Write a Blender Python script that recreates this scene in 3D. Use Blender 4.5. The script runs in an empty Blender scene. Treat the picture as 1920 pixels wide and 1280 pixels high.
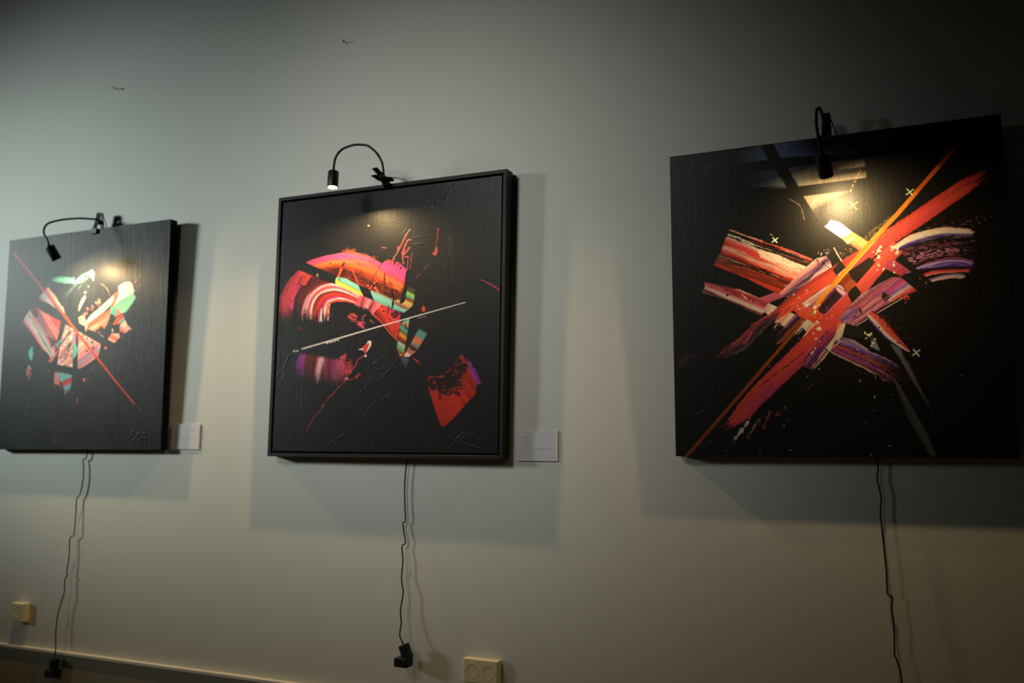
import bpy, bmesh, math, random
import numpy as np
from mathutils import Vector, Matrix

scene = bpy.context.scene
COL = scene.collection
random.seed(4)

# ---------------------------------------------------------------- camera
F_PX = 1784.7307                       # focal length in pixels of a 1920 px wide frame
YAW, PITCH, ROLL = 0.43977, 0.131922, 0.016328
CAM = np.array([0.0, -2.9463, 1.0])

def camera_axes():
    cy, sy, cp, sp = math.cos(YAW), math.sin(YAW), math.cos(PITCH), math.sin(PITCH)
    fwd = np.array([-sy*cp, cy*cp, sp]); right = np.array([cy, sy, 0.0]); up = np.cross(right, fwd)
    c, s = math.cos(ROLL), math.sin(ROLL)
    return c*right+s*up, -s*right+c*up, fwd
CR, CU, CF = camera_axes()
cam_data = bpy.data.cameras.new('camera'); cam = bpy.data.objects.new('camera', cam_data); COL.objects.link(cam)
cam_data.sensor_width = 36; cam_data.lens = F_PX/1920*36; cam_data.clip_start = .05
cam_data.dof.use_dof = True; cam_data.dof.focus_distance = 3.02; cam_data.dof.aperture_fstop = 1.7
M = Matrix(((CR[0], CU[0], -CF[0], CAM[0]), (CR[1], CU[1], -CF[1], CAM[1]), (CR[2], CU[2], -CF[2], CAM[2]), (0, 0, 0, 1)))
cam.matrix_world = M
scene.camera = cam

# ---------------------------------------------------------------- world, daylight, added fill, exposure
scene.view_settings.view_transform = 'Standard'; scene.view_settings.look = 'None'
scene.view_settings.exposure = 0.0; scene.view_settings.gamma = 1.0; scene.view_settings.use_curve_mapping = False
world = bpy.data.worlds.new('world'); scene.world = world; world.use_nodes = True
world.node_tree.nodes['Background'].inputs[0].default_value = (.55, .68, .8, 1)
world.node_tree.nodes['Background'].inputs[1].default_value = 0.02
WALL_Y = -3.9                          # the street-side wall with the window, behind the camera
def area(name, loc, target, sx, sy, power, color, spread=180, disk=False):
    l = bpy.data.lights.new(name, 'AREA'); l.shape = 'DISK' if disk else 'RECTANGLE'; l.size = sx
    if not disk: l.size_y = sy
    l.energy = power; l.color = color; l.spread = math.radians(spread)
    o = bpy.data.objects.new(name, l); COL.objects.link(o); o.location = loc
    o.rotation_euler = (Vector(target)-Vector(loc)).to_track_quat('-Z', 'Y').to_euler()
    return o
daylight = area('window_daylight', (-9.0, WALL_Y+.16, 2.8), (-3.569, 0, 1.778), 1.0, .8, 11.2, (.88, 1.0, .955), 25.1)
fill_light = area('window_daylight', (-2.6, WALL_Y+.16, 3.2), (-1.686, 0, 1.739), .8, .7, 2.95, (1.0, .985, .88), 36)  # fill added to brighten the wall further right, no known window there
# ---------------------------------------------------------------- image pixel helpers
def on_depth(px, py, dep):
    """point of the room at distance `dep` in front of the picture wall, for a spot measured on the plan photo"""
    d = (px-960)/F_PX*CR-(py-640)/F_PX*CU+CF
    t = (-dep-CAM[1])/d[1]
    return CAM+d*t
def on_ray(px, py, t):
    return CAM+((px-960)/F_PX*CR-(py-640)/F_PX*CU+CF)*t
def range_of(P): return float((np.asarray(P)-CAM)@CF)
def image_pixels(P):  # camera projection of room points to image pixels
    d = P-CAM; z = d@CF
    return 960+F_PX*(d@CR)/z, 640-F_PX*(d@CU)/z

# ---------------------------------------------------------------- materials
def node_mat(name, color, rough=.6, metal=0, spec=.5, bump=None, coat=0, var=0):
    m = bpy.data.materials.new(name); m.use_nodes = True; nt = m.node_tree; b = nt.nodes['Principled BSDF']
    b.inputs['Base Color'].default_value = (*color, 1); b.inputs['Roughness'].default_value = rough
    b.inputs['Metallic'].default_value = metal; b.inputs['Specular IOR Level'].default_value = spec
    b.inputs['Coat Weight'].default_value = coat
    tc = nt.nodes.new('ShaderNodeTexCoord')
    if var:
        n = nt.nodes.new('ShaderNodeTexNoise'); n.inputs['Scale'].default_value = 3.0; n.inputs['Detail'].default_value = 5
        nt.links.new(tc.outputs['Object'], n.inputs['Vector'])
        mx = nt.nodes.new('ShaderNodeMix'); mx.data_type = 'RGBA'
        mx.inputs['A'].default_value = (*[c*(1-var) for c in color], 1); mx.inputs['B'].default_value = (*[min(1, c*(1+var)) for c in color], 1)
        nt.links.new(n.outputs['Fac'], mx.inputs['Factor']); nt.links.new(mx.outputs['Result'], b.inputs['Base Color'])
    if bump:
        sc, st, dist = bump
        n2 = nt.nodes.new('ShaderNodeTexNoise'); n2.inputs['Scale'].default_value = sc; n2.inputs['Detail'].default_value = 3
        nt.links.new(tc.outputs['Object'], n2.inputs['Vector'])
        bp = nt.nodes.new('ShaderNodeBump'); bp.inputs['Strength'].default_value = st; bp.inputs['Distance'].default_value = dist
        nt.links.new(n2.outputs['Fac'], bp.inputs['Height']); nt.links.new(bp.outputs['Normal'], b.inputs['Normal'])
    return m

def paint_mat(name, rough, spec, gain=1.0, weave=.25, sheen=0):
    m = bpy.data.materials.new(name); m.use_nodes = True; nt = m.node_tree; b = nt.nodes['Principled BSDF']
    at = nt.nodes.new('ShaderNodeAttribute'); at.attribute_name = 'paint'
    nt.links.new(at.outputs['Color'], b.inputs['Base Color'])
    b.inputs['Roughness'].default_value = rough; b.inputs['Specular IOR Level'].default_value = spec
    tc = nt.nodes.new('ShaderNodeTexCoord'); mp = nt.nodes.new('ShaderNodeMapping'); nt.links.new(tc.outputs['Object'], mp.inputs['Vector'])
    w1 = nt.nodes.new('ShaderNodeTexNoise'); w1.inputs['Scale'].default_value = 260; w1.inputs['Detail'].default_value = 2
    nt.links.new(mp.outputs['Vector'], w1.inputs['Vector'])
    mp2 = nt.nodes.new('ShaderNodeMapping'); mp2.inputs['Scale'].default_value = (90, 90, 6); nt.links.new(tc.outputs['Object'], mp2.inputs['Vector'])
    w2 = nt.nodes.new('ShaderNodeTexNoise'); w2.inputs['Scale'].default_value = 1; w2.inputs['Detail'].default_value = 3
    nt.links.new(mp2.outputs['Vector'], w2.inputs['Vector'])
    ad = nt.nodes.new('ShaderNodeMath'); ad.operation = 'ADD'; nt.links.new(w1.outputs['Fac'], ad.inputs[0]); nt.links.new(w2.outputs['Fac'], ad.inputs[1])
    bp = nt.nodes.new('ShaderNodeBump'); bp.inputs['Strength'].default_value = weave; bp.inputs['Distance'].default_value = .0008
    nt.links.new(ad.outputs[0], bp.inputs['Height']); nt.links.new(bp.outputs['Normal'], b.inputs['Normal'])
    return m

def emit_mat(name, color, strength):
    m = bpy.data.materials.new(name); m.use_nodes = True; nt = m.node_tree
    b = nt.nodes['Principled BSDF']; b.inputs['Base Color'].default_value = (.8, .8, .8, 1)
    b.inputs['Emission Color'].default_value = (*color, 1); b.inputs['Emission Strength'].default_value = strength
    return m

M_WALL = node_mat('wall_paint', (.60, .605, .575), .75, spec=.25, bump=(160, .22, .0015), var=.02)
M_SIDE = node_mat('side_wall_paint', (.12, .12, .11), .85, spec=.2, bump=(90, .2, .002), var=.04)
M_FLOOR = node_mat('floor_concrete', (.10, .095, .085), .6, bump=(12, .2, .003), var=.25)
M_CEIL = node_mat('ceiling_paint', (.20, .20, .19), .9, var=.03)
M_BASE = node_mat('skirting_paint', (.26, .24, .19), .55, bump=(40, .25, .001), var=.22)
M_CAP = node_mat('skirting_top_paint', (.66, .65, .60), .5, bump=(60, .2, .001), var=.12)  # paler than the skirting front: light caught by the top face, put into colour
M_BLACK = node_mat('black_plastic', (.008, .008, .009), .5, spec=.22, bump=(300, .08, .0003))
M_HEAD = node_mat('black_lacquered_metal', (.010, .009, .009), .42, spec=.3)
M_RUB = node_mat('black_rubber', (.006, .006, .006), .5, spec=.25)
M_STEEL = node_mat('steel', (.16, .16, .16), .35, metal=1)
M_FRAME = node_mat('black_stained_wood', (.007, .007, .007), .5, spec=.2, bump=(60, .25, .001))
M_EDGE = node_mat('black_canvas_edge', (.003, .003, .0035), .8, spec=.12, bump=(400, .3, .0004))
M_CARD = node_mat('card_white', (.62, .60, .66), .7, spec=.2, bump=(500, .1, .0002))
M_INK = node_mat('printed_ink', (.03, .03, .032), .7)
M_BEIGE = node_mat('aged_beige_plastic', (.70, .60, .40), .35, var=.06)
M_DARK = node_mat('socket_hole_dark', (.02, .018, .015), .6)
M_NAIL = node_mat('dark_steel_nail', (.015, .015, .015), .4, metal=.6)
M_WFRAME = node_mat('window_frame_paint', (.35, .35, .34), .5)

# ---------------------------------------------------------------- mesh helpers
def link(name, me, mat, parent=None, smooth=False):
    o = bpy.data.objects.new(name, me); COL.objects.link(o)
    for m in (mat if isinstance(mat, (list, tuple)) else [mat]): me.materials.append(m)
    if smooth:
        me.polygons.foreach_set('use_smooth', [True]*len(me.polygons))
    if parent is not None: o.parent = parent; o.matrix_parent_inverse = parent.matrix_world.inverted()
    return o
def bm_obj(name, bm, mat, parent=None, smooth=False, bevel=0, seg=2):
    if bevel: bmesh.ops.bevel(bm, geom=[e for e in bm.edges], offset=bevel, segments=seg, profile=.5, affect='EDGES', clamp_overlap=True)
    bmesh.ops.recalc_face_normals(bm, faces=bm.faces)
    me = bpy.data.meshes.new(name); bm.to_mesh(me); bm.free()
    o = link(name, me, mat, parent, smooth)
    if parent is not None and parent.type == 'EMPTY':
        me.transform(parent.matrix_world.inverted()); o.matrix_parent_inverse = Matrix()
    return o
def box(bm, c, s, R=None):
    """box of size s centred at c, axes given by the columns of R"""
    R = R or Matrix.Identity(3); c = Vector(c); vs = []
    for x in (-.5, .5):
        for y in (-.5, .5):
            for z in (-.5, .5): vs.append(bm.verts.new(c+R @ Vector((x*s[0], y*s[1], z*s[2]))))
    for f in ((0, 1, 3, 2), (4, 6, 7, 5), (0, 4, 5, 1), (2, 3, 7, 6), (0, 2, 6, 4), (1, 5, 7, 3)): bm.faces.new([vs[i] for i in f])
def lathe(bm, origin, axis, prof, n=40):
    """profile of (distance along axis, radius) turned round the axis"""
    a = Vector(axis).normalized(); x = a.orthogonal().normalized(); y = a.cross(x); o = Vector(origin); rings = []
    for d, r in prof:
        if r < 1e-6: rings.append([bm.verts.new(o+a*d)])
        else: rings.append([bm.verts.new(o+a*d+(x*math.cos(2*math.pi*k/n)+y*math.sin(2*math.pi*k/n))*r) for k in range(n)])
    for A, B in zip(rings, rings[1:]):
        for k in range(n):
            k2 = (k+1) % n
            if len(A) == 1 and len(B) == 1: continue
            if len(A) == 1: bm.faces.new([A[0], B[k2], B[k]])
            elif len(B) == 1: bm.faces.new([A[k], A[k2], B[0]])
            else: bm.faces.new([A[k], A[k2], B[k2], B[k]])
def smooth3(P, n=8):
    P = [np.array(p, float) for p in P]
    if len(P) < 3: return P
    Q = [2*P[0]-P[1]]+P+[2*P[-1]-P[-2]]; out = []
    for i in range(1, len(Q)-2):
        a, b, c, d = Q[i-1:i+3]
        for t in np.linspace(0, 1, n, endpoint=False): out.append(.5*((2*b)+(-a+c)*t+(2*a-5*b+4*c-d)*t*t+(-a+3*b-3*c+d)*t**3))
    out.append(P[-1]); return out
def tube(bm, pts, r, n=10, sub=8, ribs=0):
    P = [Vector(p) for p in smooth3(pts, sub)]; prev = None; up = Vector((0, 0, 1)); L = 0
    t0 = (P[1]-P[0]).normalized(); nx = t0.orthogonal().normalized(); rings = []
    for i, p in enumerate(P):
        t = (P[min(i+1, len(P)-1)]-P[max(i-1, 0)]).normalized()
        nx = (nx-t*nx.dot(t)).normalized(); ny = t.cross(nx)
        if i: L += (p-P[i-1]).length
        rr = r*(1+(.10 if ribs and i % 2 else 0))
        rings.append([bm.verts.new(p+(nx*math.cos(2*math.pi*k/n)+ny*math.sin(2*math.pi*k/n))*rr) for k in range(n)])
    for A, B in zip(rings, rings[1:]):
        for k in range(n): bm.faces.new([A[k], A[(k+1) % n], B[(k+1) % n], B[k]])
    bm.faces.new(rings[0][::-1]); bm.faces.new(rings[-1])
def thing(name, label, cat, loc, group=None):
    o = bpy.data.objects.new(name, None); COL.objects.link(o); o.location = loc; o.empty_display_size = .05
    bpy.context.view_layer.update()
    o['label'] = label; o['category'] = cat
    if group: o['group'] = group
    return o
def struct(name, bm, mat, **k):
    o = bm_obj(name, bm, mat, **k); o['kind'] = 'structure'; return o

# ---------------------------------------------------------------- the room
X0, X1, H = -10.6, 1.9, 3.9
bm = bmesh.new(); box(bm, ((X0+X1)/2, .075, H/2), (X1-X0+.3, .15, H+.3)); struct('wall_back', bm, M_WALL)
bm = bmesh.new(); box(bm, (X0-.075, WALL_Y/2, H/2), (.15, -WALL_Y, H+.3)); struct('wall_left', bm, M_SIDE)
bm = bmesh.new(); box(bm, (X1+.075, WALL_Y/2, H/2), (.15, -WALL_Y, H+.3)); struct('wall_right', bm, M_SIDE)
bm = bmesh.new(); box(bm, ((X0+X1)/2, WALL_Y/2, -.05), (X1-X0, -WALL_Y, .1)); struct('floor', bm, M_FLOOR)
bm = bmesh.new(); box(bm, ((X0+X1)/2, WALL_Y/2, H+.05), (X1-X0, -WALL_Y, .1)); struct('ceiling', bm, M_CEIL)
W1, W_FILL = (-9.6, -8.4, 2.25, 3.35), (-3.1, -2.1, 2.75, 3.65)      # x0, x1, z0, z1 of the window and a second one added for the fill light
bm = bmesh.new()
for (a, b, c, d) in ((X0-.15, W1[0], 0, H), (W1[0], W1[1], 0, W1[2]), (W1[0], W1[1], W1[3], H), (W1[1], W_FILL[0], 0, H), (W_FILL[0], W_FILL[1], 0, W_FILL[2]), (W_FILL[0], W_FILL[1], W_FILL[3], H), (W_FILL[1], X1+.15, 0, H)):
    box(bm, ((a+b)/2, WALL_Y-.1, (c+d)/2), (b-a, .2, d-c))
struct('wall_front', bm, M_SIDE)
for i, (x0, x1, z0, z1) in enumerate((W1, W_FILL)):
    bm = bmesh.new()
    for (a, b, c, d) in ((x0, x0+.05, z0, z1), (x1-.05, x1, z0, z1), (x0+.05, x1-.05, z0, z0+.05), (x0+.05, x1-.05, z1-.05, z1), ((x0+x1)/2-.02, (x0+x1)/2+.02, z0+.05, z1-.05)):
        box(bm, ((a+b)/2, WALL_Y-.08, (c+d)/2), (b-a, .05, d-c))
    struct('window_%d' % (i+1), bm, M_WFRAME)  # the second frame is made up, it only houses the fill light
BZ = .207
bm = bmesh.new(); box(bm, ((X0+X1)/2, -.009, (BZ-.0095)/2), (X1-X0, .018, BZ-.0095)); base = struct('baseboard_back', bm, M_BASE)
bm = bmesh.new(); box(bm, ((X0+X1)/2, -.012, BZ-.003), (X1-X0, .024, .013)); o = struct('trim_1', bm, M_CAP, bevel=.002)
# ---------------------------------------------------------------- paint tools
# A canvas is a fine mesh; every stroke is laid down on it as pigment colour + thickness (impasto).
# Stroke outlines are given in image pixels (X right, Y down), projected through the camera onto that canvas.
def lin(c):
    c = np.asarray(c, float)/255.0
    return np.where(c <= .04045, c/12.92, ((c+.055)/1.055)**2.4)

def hash2(ix, iy, seed):
    h = np.sin(ix*127.1 + iy*311.7 + seed*74.7)*43758.5453
    return h-np.floor(h)

def vnoise(x, y, seed=0):
    ix, iy = np.floor(x), np.floor(y); fx, fy = x-ix, y-iy
    fx = fx*fx*(3-2*fx); fy = fy*fy*(3-2*fy)
    a = hash2(ix, iy, seed); b = hash2(ix+1, iy, seed); c = hash2(ix, iy+1, seed); d = hash2(ix+1, iy+1, seed)
    return (a*(1-fx)+b*fx)*(1-fy)+(c*(1-fx)+d*fx)*fy

def fbm(x, y, seed=0, n=3):
    s = 0; a = .5; t = 0
    for k in range(n):
        s = s+a*vnoise(x*2**k, y*2**k, seed+k*13); t += a; a *= .55
    return s/t

def spline(pts, n=14):
    P = np.array(pts, float)
    if len(P) < 3: return P
    Q = np.vstack([2*P[0]-P[1], P, 2*P[-1]-P[-2]]); out = []
    for i in range(1, len(Q)-2):
        for t in np.linspace(0, 1, n, endpoint=False):
            a, b, c, d = Q[i-1], Q[i], Q[i+1], Q[i+2]
            out.append(.5*((2*b)+(-a+c)*t+(2*a-5*b+4*c-d)*t*t+(-a+3*b-3*c+d)*t**3))
    out.append(P[-1]); return np.array(out)

class Paint:
    def __init__(s, X, Y, base):
        s.X, s.Y = X, Y
        s.C = np.zeros(X.shape+(3,))+lin(base); s.H = np.zeros(X.shape); s.G = np.zeros(X.shape)
        s.base = lin(base); s.seed = 1; s.clip = None
    def win(s, x0, y0, x1, y1):
        m = (s.X >= x0) & (s.X <= x1) & (s.Y >= y0) & (s.Y <= y1)
        r = np.where(m.any(1))[0]; c = np.where(m.any(0))[0]
        if len(r) == 0 or len(c) == 0: return None
        return slice(r[0], r[-1]+1), slice(c[0], c[-1]+1)
    def setclip(s, pts=None):
        s.clip = None if pts is None else np.clip(s.poly_d(s.X, s.Y, pts)/.6*.5+.5, 0, 1)
    def put(s, w, a, col, h=0.0, gloss=0.0):
        a = np.clip(a, 0, 1)
        if s.clip is not None: a = a*s.clip[w]
        s.C[w] = s.C[w]*(1-a[..., None])+col*a[..., None]
        s.H[w] = s.H[w]*(1-a*.6)+h*a
        s.G[w] = s.G[w]*(1-a)+gloss*a
    def bandcol(s, t, bands):
        ts = [b[0] for b in bands]; cs = np.array([lin(b[1]) for b in bands])
        return np.stack([np.interp(t, ts, cs[:, k]) for k in range(3)], -1)
    def streaks(s, u, v, seed, fine=1.5, long=45):
        # u along, v across (image pixels)
        return .6*vnoise(u/long, v/fine, seed)+.4*vnoise(u/(long*.35), v/(fine*.45), seed+5)
    def poly_d(s, X, Y, pts):
        P = np.array(pts, float); n = len(P); ins = np.zeros(X.shape, bool); d = np.full(X.shape, 1e9)
        for i in range(n):
            x0, y0 = P[i]; x1, y1 = P[(i+1) % n]
            c = ((y0 > Y) != (y1 > Y)) & (X < (x1-x0)*(Y-y0)/((y1-y0) if y1 != y0 else 1e-9)+x0)
            ins ^= c
            L = (x1-x0)**2+(y1-y0)**2+1e-9; t = np.clip(((X-x0)*(x1-x0)+(Y-y0)*(y1-y0))/L, 0, 1)
            d = np.minimum(d, np.hypot(X-x0-t*(x1-x0), Y-y0-t*(y1-y0)))
        return np.where(ins, d, -d)
    def poly(s, pts, bands, ang=None, mix=.35, rough=0, soft=.6, dry=0, dryend=None, h=.3, op=1, fine=1.5, long=45, curve=False, gloss=0, across=None):
        """flat shape: bands run across direction `ang` (degrees, drawing units); streaks run along it"""
        s.seed += 7; sd = s.seed
        if curve: pts = spline(list(pts)+[pts[0]], 8)[:-1]
        P = np.array(pts, float); w = s.win(P[:, 0].min()-6, P[:, 1].min()-6, P[:, 0].max()+6, P[:, 1].max()+6)
        if w is None: return
        X, Y = s.X[w], s.Y[w]
        if ang is None: ang = 0
        ca, sa = math.cos(math.radians(ang)), math.sin(math.radians(ang))
        u = X*ca+Y*sa; v = -X*sa+Y*ca
        d = s.poly_d(X, Y, pts)
        if rough: d = d+(fbm(X/2.2, Y/2.2, sd, 3)-.55)*rough*2
        a = np.clip(d/soft*.5+.5, 0, 1)
        pu = P[:, 0]*ca+P[:, 1]*sa; pv = -P[:, 0]*sa+P[:, 1]*ca
        st = s.streaks(u, v, sd, fine, long)
        if isinstance(bands, tuple) and not isinstance(bands[0], (tuple, list)): bands = [(0, bands), (1, bands)]
        t = (v-pv.min())/(pv.max()-pv.min()+1e-6)
        col = s.bandcol(np.clip(t+(st-.5)*mix*.5+(fbm(u/30, v/6, sd+3)-.5)*mix*.6, 0, 1), bands)
        col = col*(1+(st[..., None]-.5)*mix*1.8)
        col = col*np.clip(1.06-1.5*np.clip(s.streaks(u, v+9, sd+51, fine*.7, long*.6)-.66, 0, 1)*min(1, mix*3), 0, 2)[..., None]
        if dry: a = a*np.clip((s.streaks(u, v, sd+21, fine*.8, long*.5)-dry)/.12, 0, 1)
        if dryend is not None:   # (from, to) fraction along u where paint runs out
            f0, f1 = dryend; uu = (u-pu.min())/(pu.max()-pu.min()+1e-6); k = np.clip((uu-f0)/(f1-f0), 0, 1)
            a = a*np.clip((s.streaks(u, v, sd+33, fine, long*.4)*.6+.4*vnoise(X/1.3, Y/1.3, sd)-k*.95+.12)/.14, 0, 1)
        s.put(w, a*op, np.clip(col, 0, 1), h*(.6+.8*st), gloss)
    def stroke(s, path, width, bands, mix=.3, rough=.5, d0=.0, d1=.25, dry=0, h=.35, op=1, fine=1.4, long=45, gloss=0, raw=False, spk=0, sf=.15):
        """brush stroke along a path; bands across from the left side (0) to the right side (1) of travel"""
        s.seed += 7; sd = s.seed
        P = np.array(path, float) if raw else spline(path)
        n = len(P); wd = np.interp(np.linspace(0, 1, n), np.linspace(0, 1, len(np.atleast_1d(width))), np.atleast_1d(width)) if np.ndim(width) else np.full(n, float(width))
        mw = wd.max()/2+4; w = s.win(P[:, 0].min()-mw, P[:, 1].min()-mw, P[:, 0].max()+mw, P[:, 1].max()+mw)
        if w is None: return
        X, Y = s.X[w], s.Y[w]; best = np.full(X.shape, 1e9); U = np.zeros(X.shape); V = np.zeros(X.shape); Wd = np.ones(X.shape); L = 0; End = np.zeros(X.shape)
        for i in range(n-1):
            dx, dy = P[i+1]-P[i]; l = math.hypot(dx, dy)
            if l < 1e-6: continue
            tt = ((X-P[i, 0])*dx+(Y-P[i, 1])*dy)/l; tc = np.clip(tt, 0, l)
            dd = np.hypot(X-P[i, 0]-dx/l*tc, Y-P[i, 1]-dy/l*tc); m = dd < best
            sg = (dx*(Y-P[i, 1])-dy*(X-P[i, 0]))/l
            best = np.where(m, dd, best); U = np.where(m, L+tc, U)
            V = np.where(m, np.sign(sg)*dd, V); Wd = np.where(m, wd[i]+(wd[i+1]-wd[i])*tc/l, Wd)
            over = np.where(tt < 0, -tt, np.where(tt > l, tt-l, 0)); End = np.where(m, over if (i == 0 or i == n-2) else 0, End)
            L += l
        t = V/Wd+.5; st = s.streaks(U, V, sd, fine, long)
        ed = Wd/2-np.abs(V)+(vnoise(U/6, V*0+3, sd+2)-.5)*rough*1.5+(vnoise(X/1.6, Y/1.6, sd+4)-.5)*rough
        a = np.clip(ed/1.0+.5, 0, 1)*np.clip(1-End/1.0, 0, 1)
        k0 = np.clip(1-(U/L)/max(d0, 1e-6), 0, 1) if d0 > 0 else 0
        k1 = np.clip((U/L-1+d1)/max(d1, 1e-6), 0, 1) if d1 > 0 else 0
        k = np.maximum(k0, k1)
        nz = s.streaks(U, V, sd+33, fine, long*.5)*.65+.35*vnoise(X/1.2, Y/1.2, sd+8)
        a = a*np.clip((nz-k*(.82+sf*.7)-dry+.1+sf*.3)/sf, 0, 1)
        if spk: a = a*np.clip((fbm((U+.4*V)/7, (V-.3*U)/2.6, sd+9, 4)-.18-spk*.62)/.12, 0, 1)
        if isinstance(bands, tuple) and not isinstance(bands[0], (tuple, list)): bands = [(0, bands), (1, bands)]
        col = s.bandcol(np.clip(t+(fbm(U/40, V/5, sd+3)-.5)*mix*.5+(st-.5)*mix*.25, 0, 1), bands)*(1+(st[..., None]-.5)*mix*1.7)
        col = col*np.clip(1.06-1.5*np.clip(s.streaks(U, V+9, sd+51, fine*.7, long*.6)-.66, 0, 1)*min(1, mix*3), 0, 2)[..., None]
        s.put(w, a*op, np.clip(col, 0, 1), h*(.6+.8*st), gloss)
    def line(s, pts, wd, col, wob=0, broken=0, h=.4, op=1, smooth=False, wd1=None, gloss=0):
        s.seed += 3; sd = s.seed
        P = spline(pts, 8) if smooth else np.array(pts, float)
        w = s.win(P[:, 0].min()-6, P[:, 1].min()-6, P[:, 0].max()+6, P[:, 1].max()+6)
        if w is None: return
        X, Y = s.X[w], s.Y[w]; best = np.full(X.shape, 1e9); n = len(P); FU = np.zeros(X.shape)
        for i in range(n-1):
            d = P[i+1]-P[i]; l2 = (d**2).sum()+1e-9; t = np.clip(((X-P[i, 0])*d[0]+(Y-P[i, 1])*d[1])/l2, 0, 1)
            dd = np.hypot(X-P[i, 0]-t*d[0], Y-P[i, 1]-t*d[1]); m = dd < best
            best = np.where(m, dd, best); FU = np.where(m, (i+t)/(n-1), FU)
        hw = wd/2 if wd1 is None else (wd+(wd1-wd)*FU)/2
        if wob: hw = hw*(1+(vnoise(X/3, Y/3, sd)-.5)*wob)
        a = np.clip((hw-best)/.8+.5, 0, 1)*np.clip(hw/.5, 0, 1)
        if broken: a = a*np.clip((vnoise(X/2.5, Y/2.5, sd+1)-broken)/.15, 0, 1)
        s.put(w, a*op, lin(col)*(.85+.3*vnoise(X/3, Y/3, sd+2))[..., None], h, gloss)
    def dots(s, lst, col, h=.7, op=1):
        for d in lst:
            x, y, r = d[:3]; s.seed += 1; w = s.win(x-r-2, y-r-2, x+r+2, y+r+2)
            if w is None: continue
            X, Y = s.X[w], s.Y[w]; rr = np.hypot(X-x, Y-y); an = np.arctan2(Y-y, X-x)
            q = math.sin(s.seed*12.9)*.5+.5; e = r*(1+.22*np.sin(an*2+s.seed*2.3)+.13*q*np.sin(an*3+s.seed)+.1*np.sin(an*5+s.seed*1.7))
            a = np.clip((e-rr)/.7+.5, 0, 1)
            s.put(w, a*op, np.zeros(X.shape+(3,))+lin(col), h*np.clip(1-rr/(r+1), 0, 1)+.1)
    def spatter(s, x0, y0, x1, y1, n, col, r=(.3, 1.0), spread=6, op=1, seed=0):
        rs = np.random.RandomState(seed+n)
        t = rs.rand(n); L = math.hypot(x1-x0, y1-y0)+1e-6; nx, ny = -(y1-y0)/L, (x1-x0)/L; o = rs.randn(n)*spread
        s.dots([(x0+(x1-x0)*a+nx*b, y0+(y1-y0)*a+ny*b, r[0]+(r[1]-r[0])*c**3) for a, b, c in zip(t, o, rs.rand(n))], col, .4, op)
    def relief(s, pts, wd, h, smooth=True):
        """raised ridge of the same colour as what lies under it"""
        P = spline(pts, 6) if smooth else np.array(pts, float)
        w = s.win(P[:, 0].min()-4, P[:, 1].min()-4, P[:, 0].max()+4, P[:, 1].max()+4)
        if w is None: return
        X, Y = s.X[w], s.Y[w]; best = np.full(X.shape, 1e9)
        for i in range(len(P)-1):
            d = P[i+1]-P[i]; l2 = (d**2).sum()+1e-9; t = np.clip(((X-P[i, 0])*d[0]+(Y-P[i, 1])*d[1])/l2, 0, 1)
            best = np.minimum(best, np.hypot(X-P[i, 0]-t*d[0], Y-P[i, 1]-t*d[1]))
        s.H[w] += h*np.clip(1-best/wd, 0, 1)
    def cross(s, x, y, r, wd, col):
        s.line([(x-r*.8, y-r*.9), (x+r*.8, y+r*.9)], wd, col, wob=.5); s.line([(x-r, y+r*.75), (x+r, y-r*.75)], wd, col, wob=.5)
def _hairs(s, pts, ang, n, cols, wd=(.5, 1.3), ln=(8, 40), op=.75, seed=0, broken=.3, h=.45):
    """n loose bristle marks running along ang inside an outline"""
    rs = np.random.RandomState(seed+len(pts)*7+n); P = np.array(pts, float); old = s.clip
    w = s.win(P[:, 0].min()-2, P[:, 1].min()-2, P[:, 0].max()+2, P[:, 1].max()+2)
    if w is None: return
    cl = np.zeros(s.X.shape); cl[w] = np.clip(s.poly_d(s.X[w], s.Y[w], pts)/.6*.5+.5, 0, 1); s.clip = cl if old is None else cl*old
    for k in range(n):
        x = rs.uniform(P[:, 0].min(), P[:, 0].max()); y = rs.uniform(P[:, 1].min(), P[:, 1].max()); l = rs.uniform(*ln); a = math.radians(ang+rs.uniform(-3, 3))
        dx, dy = math.cos(a)*l/2, math.sin(a)*l/2
        s.line([(x-dx, y-dy), (x+rs.uniform(-.6, .6), y+rs.uniform(-.6, .6)), (x+dx, y+dy)], rs.uniform(*wd), cols[rs.randint(len(cols))], broken=broken*rs.rand(), h=h, op=op*rs.uniform(.5, 1), wd1=.4)
    s.clip = old
Paint.hairs = _hairs
# ---------------------------------------------------------------- the three pictures
BLK = (10, 9, 8)

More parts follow.
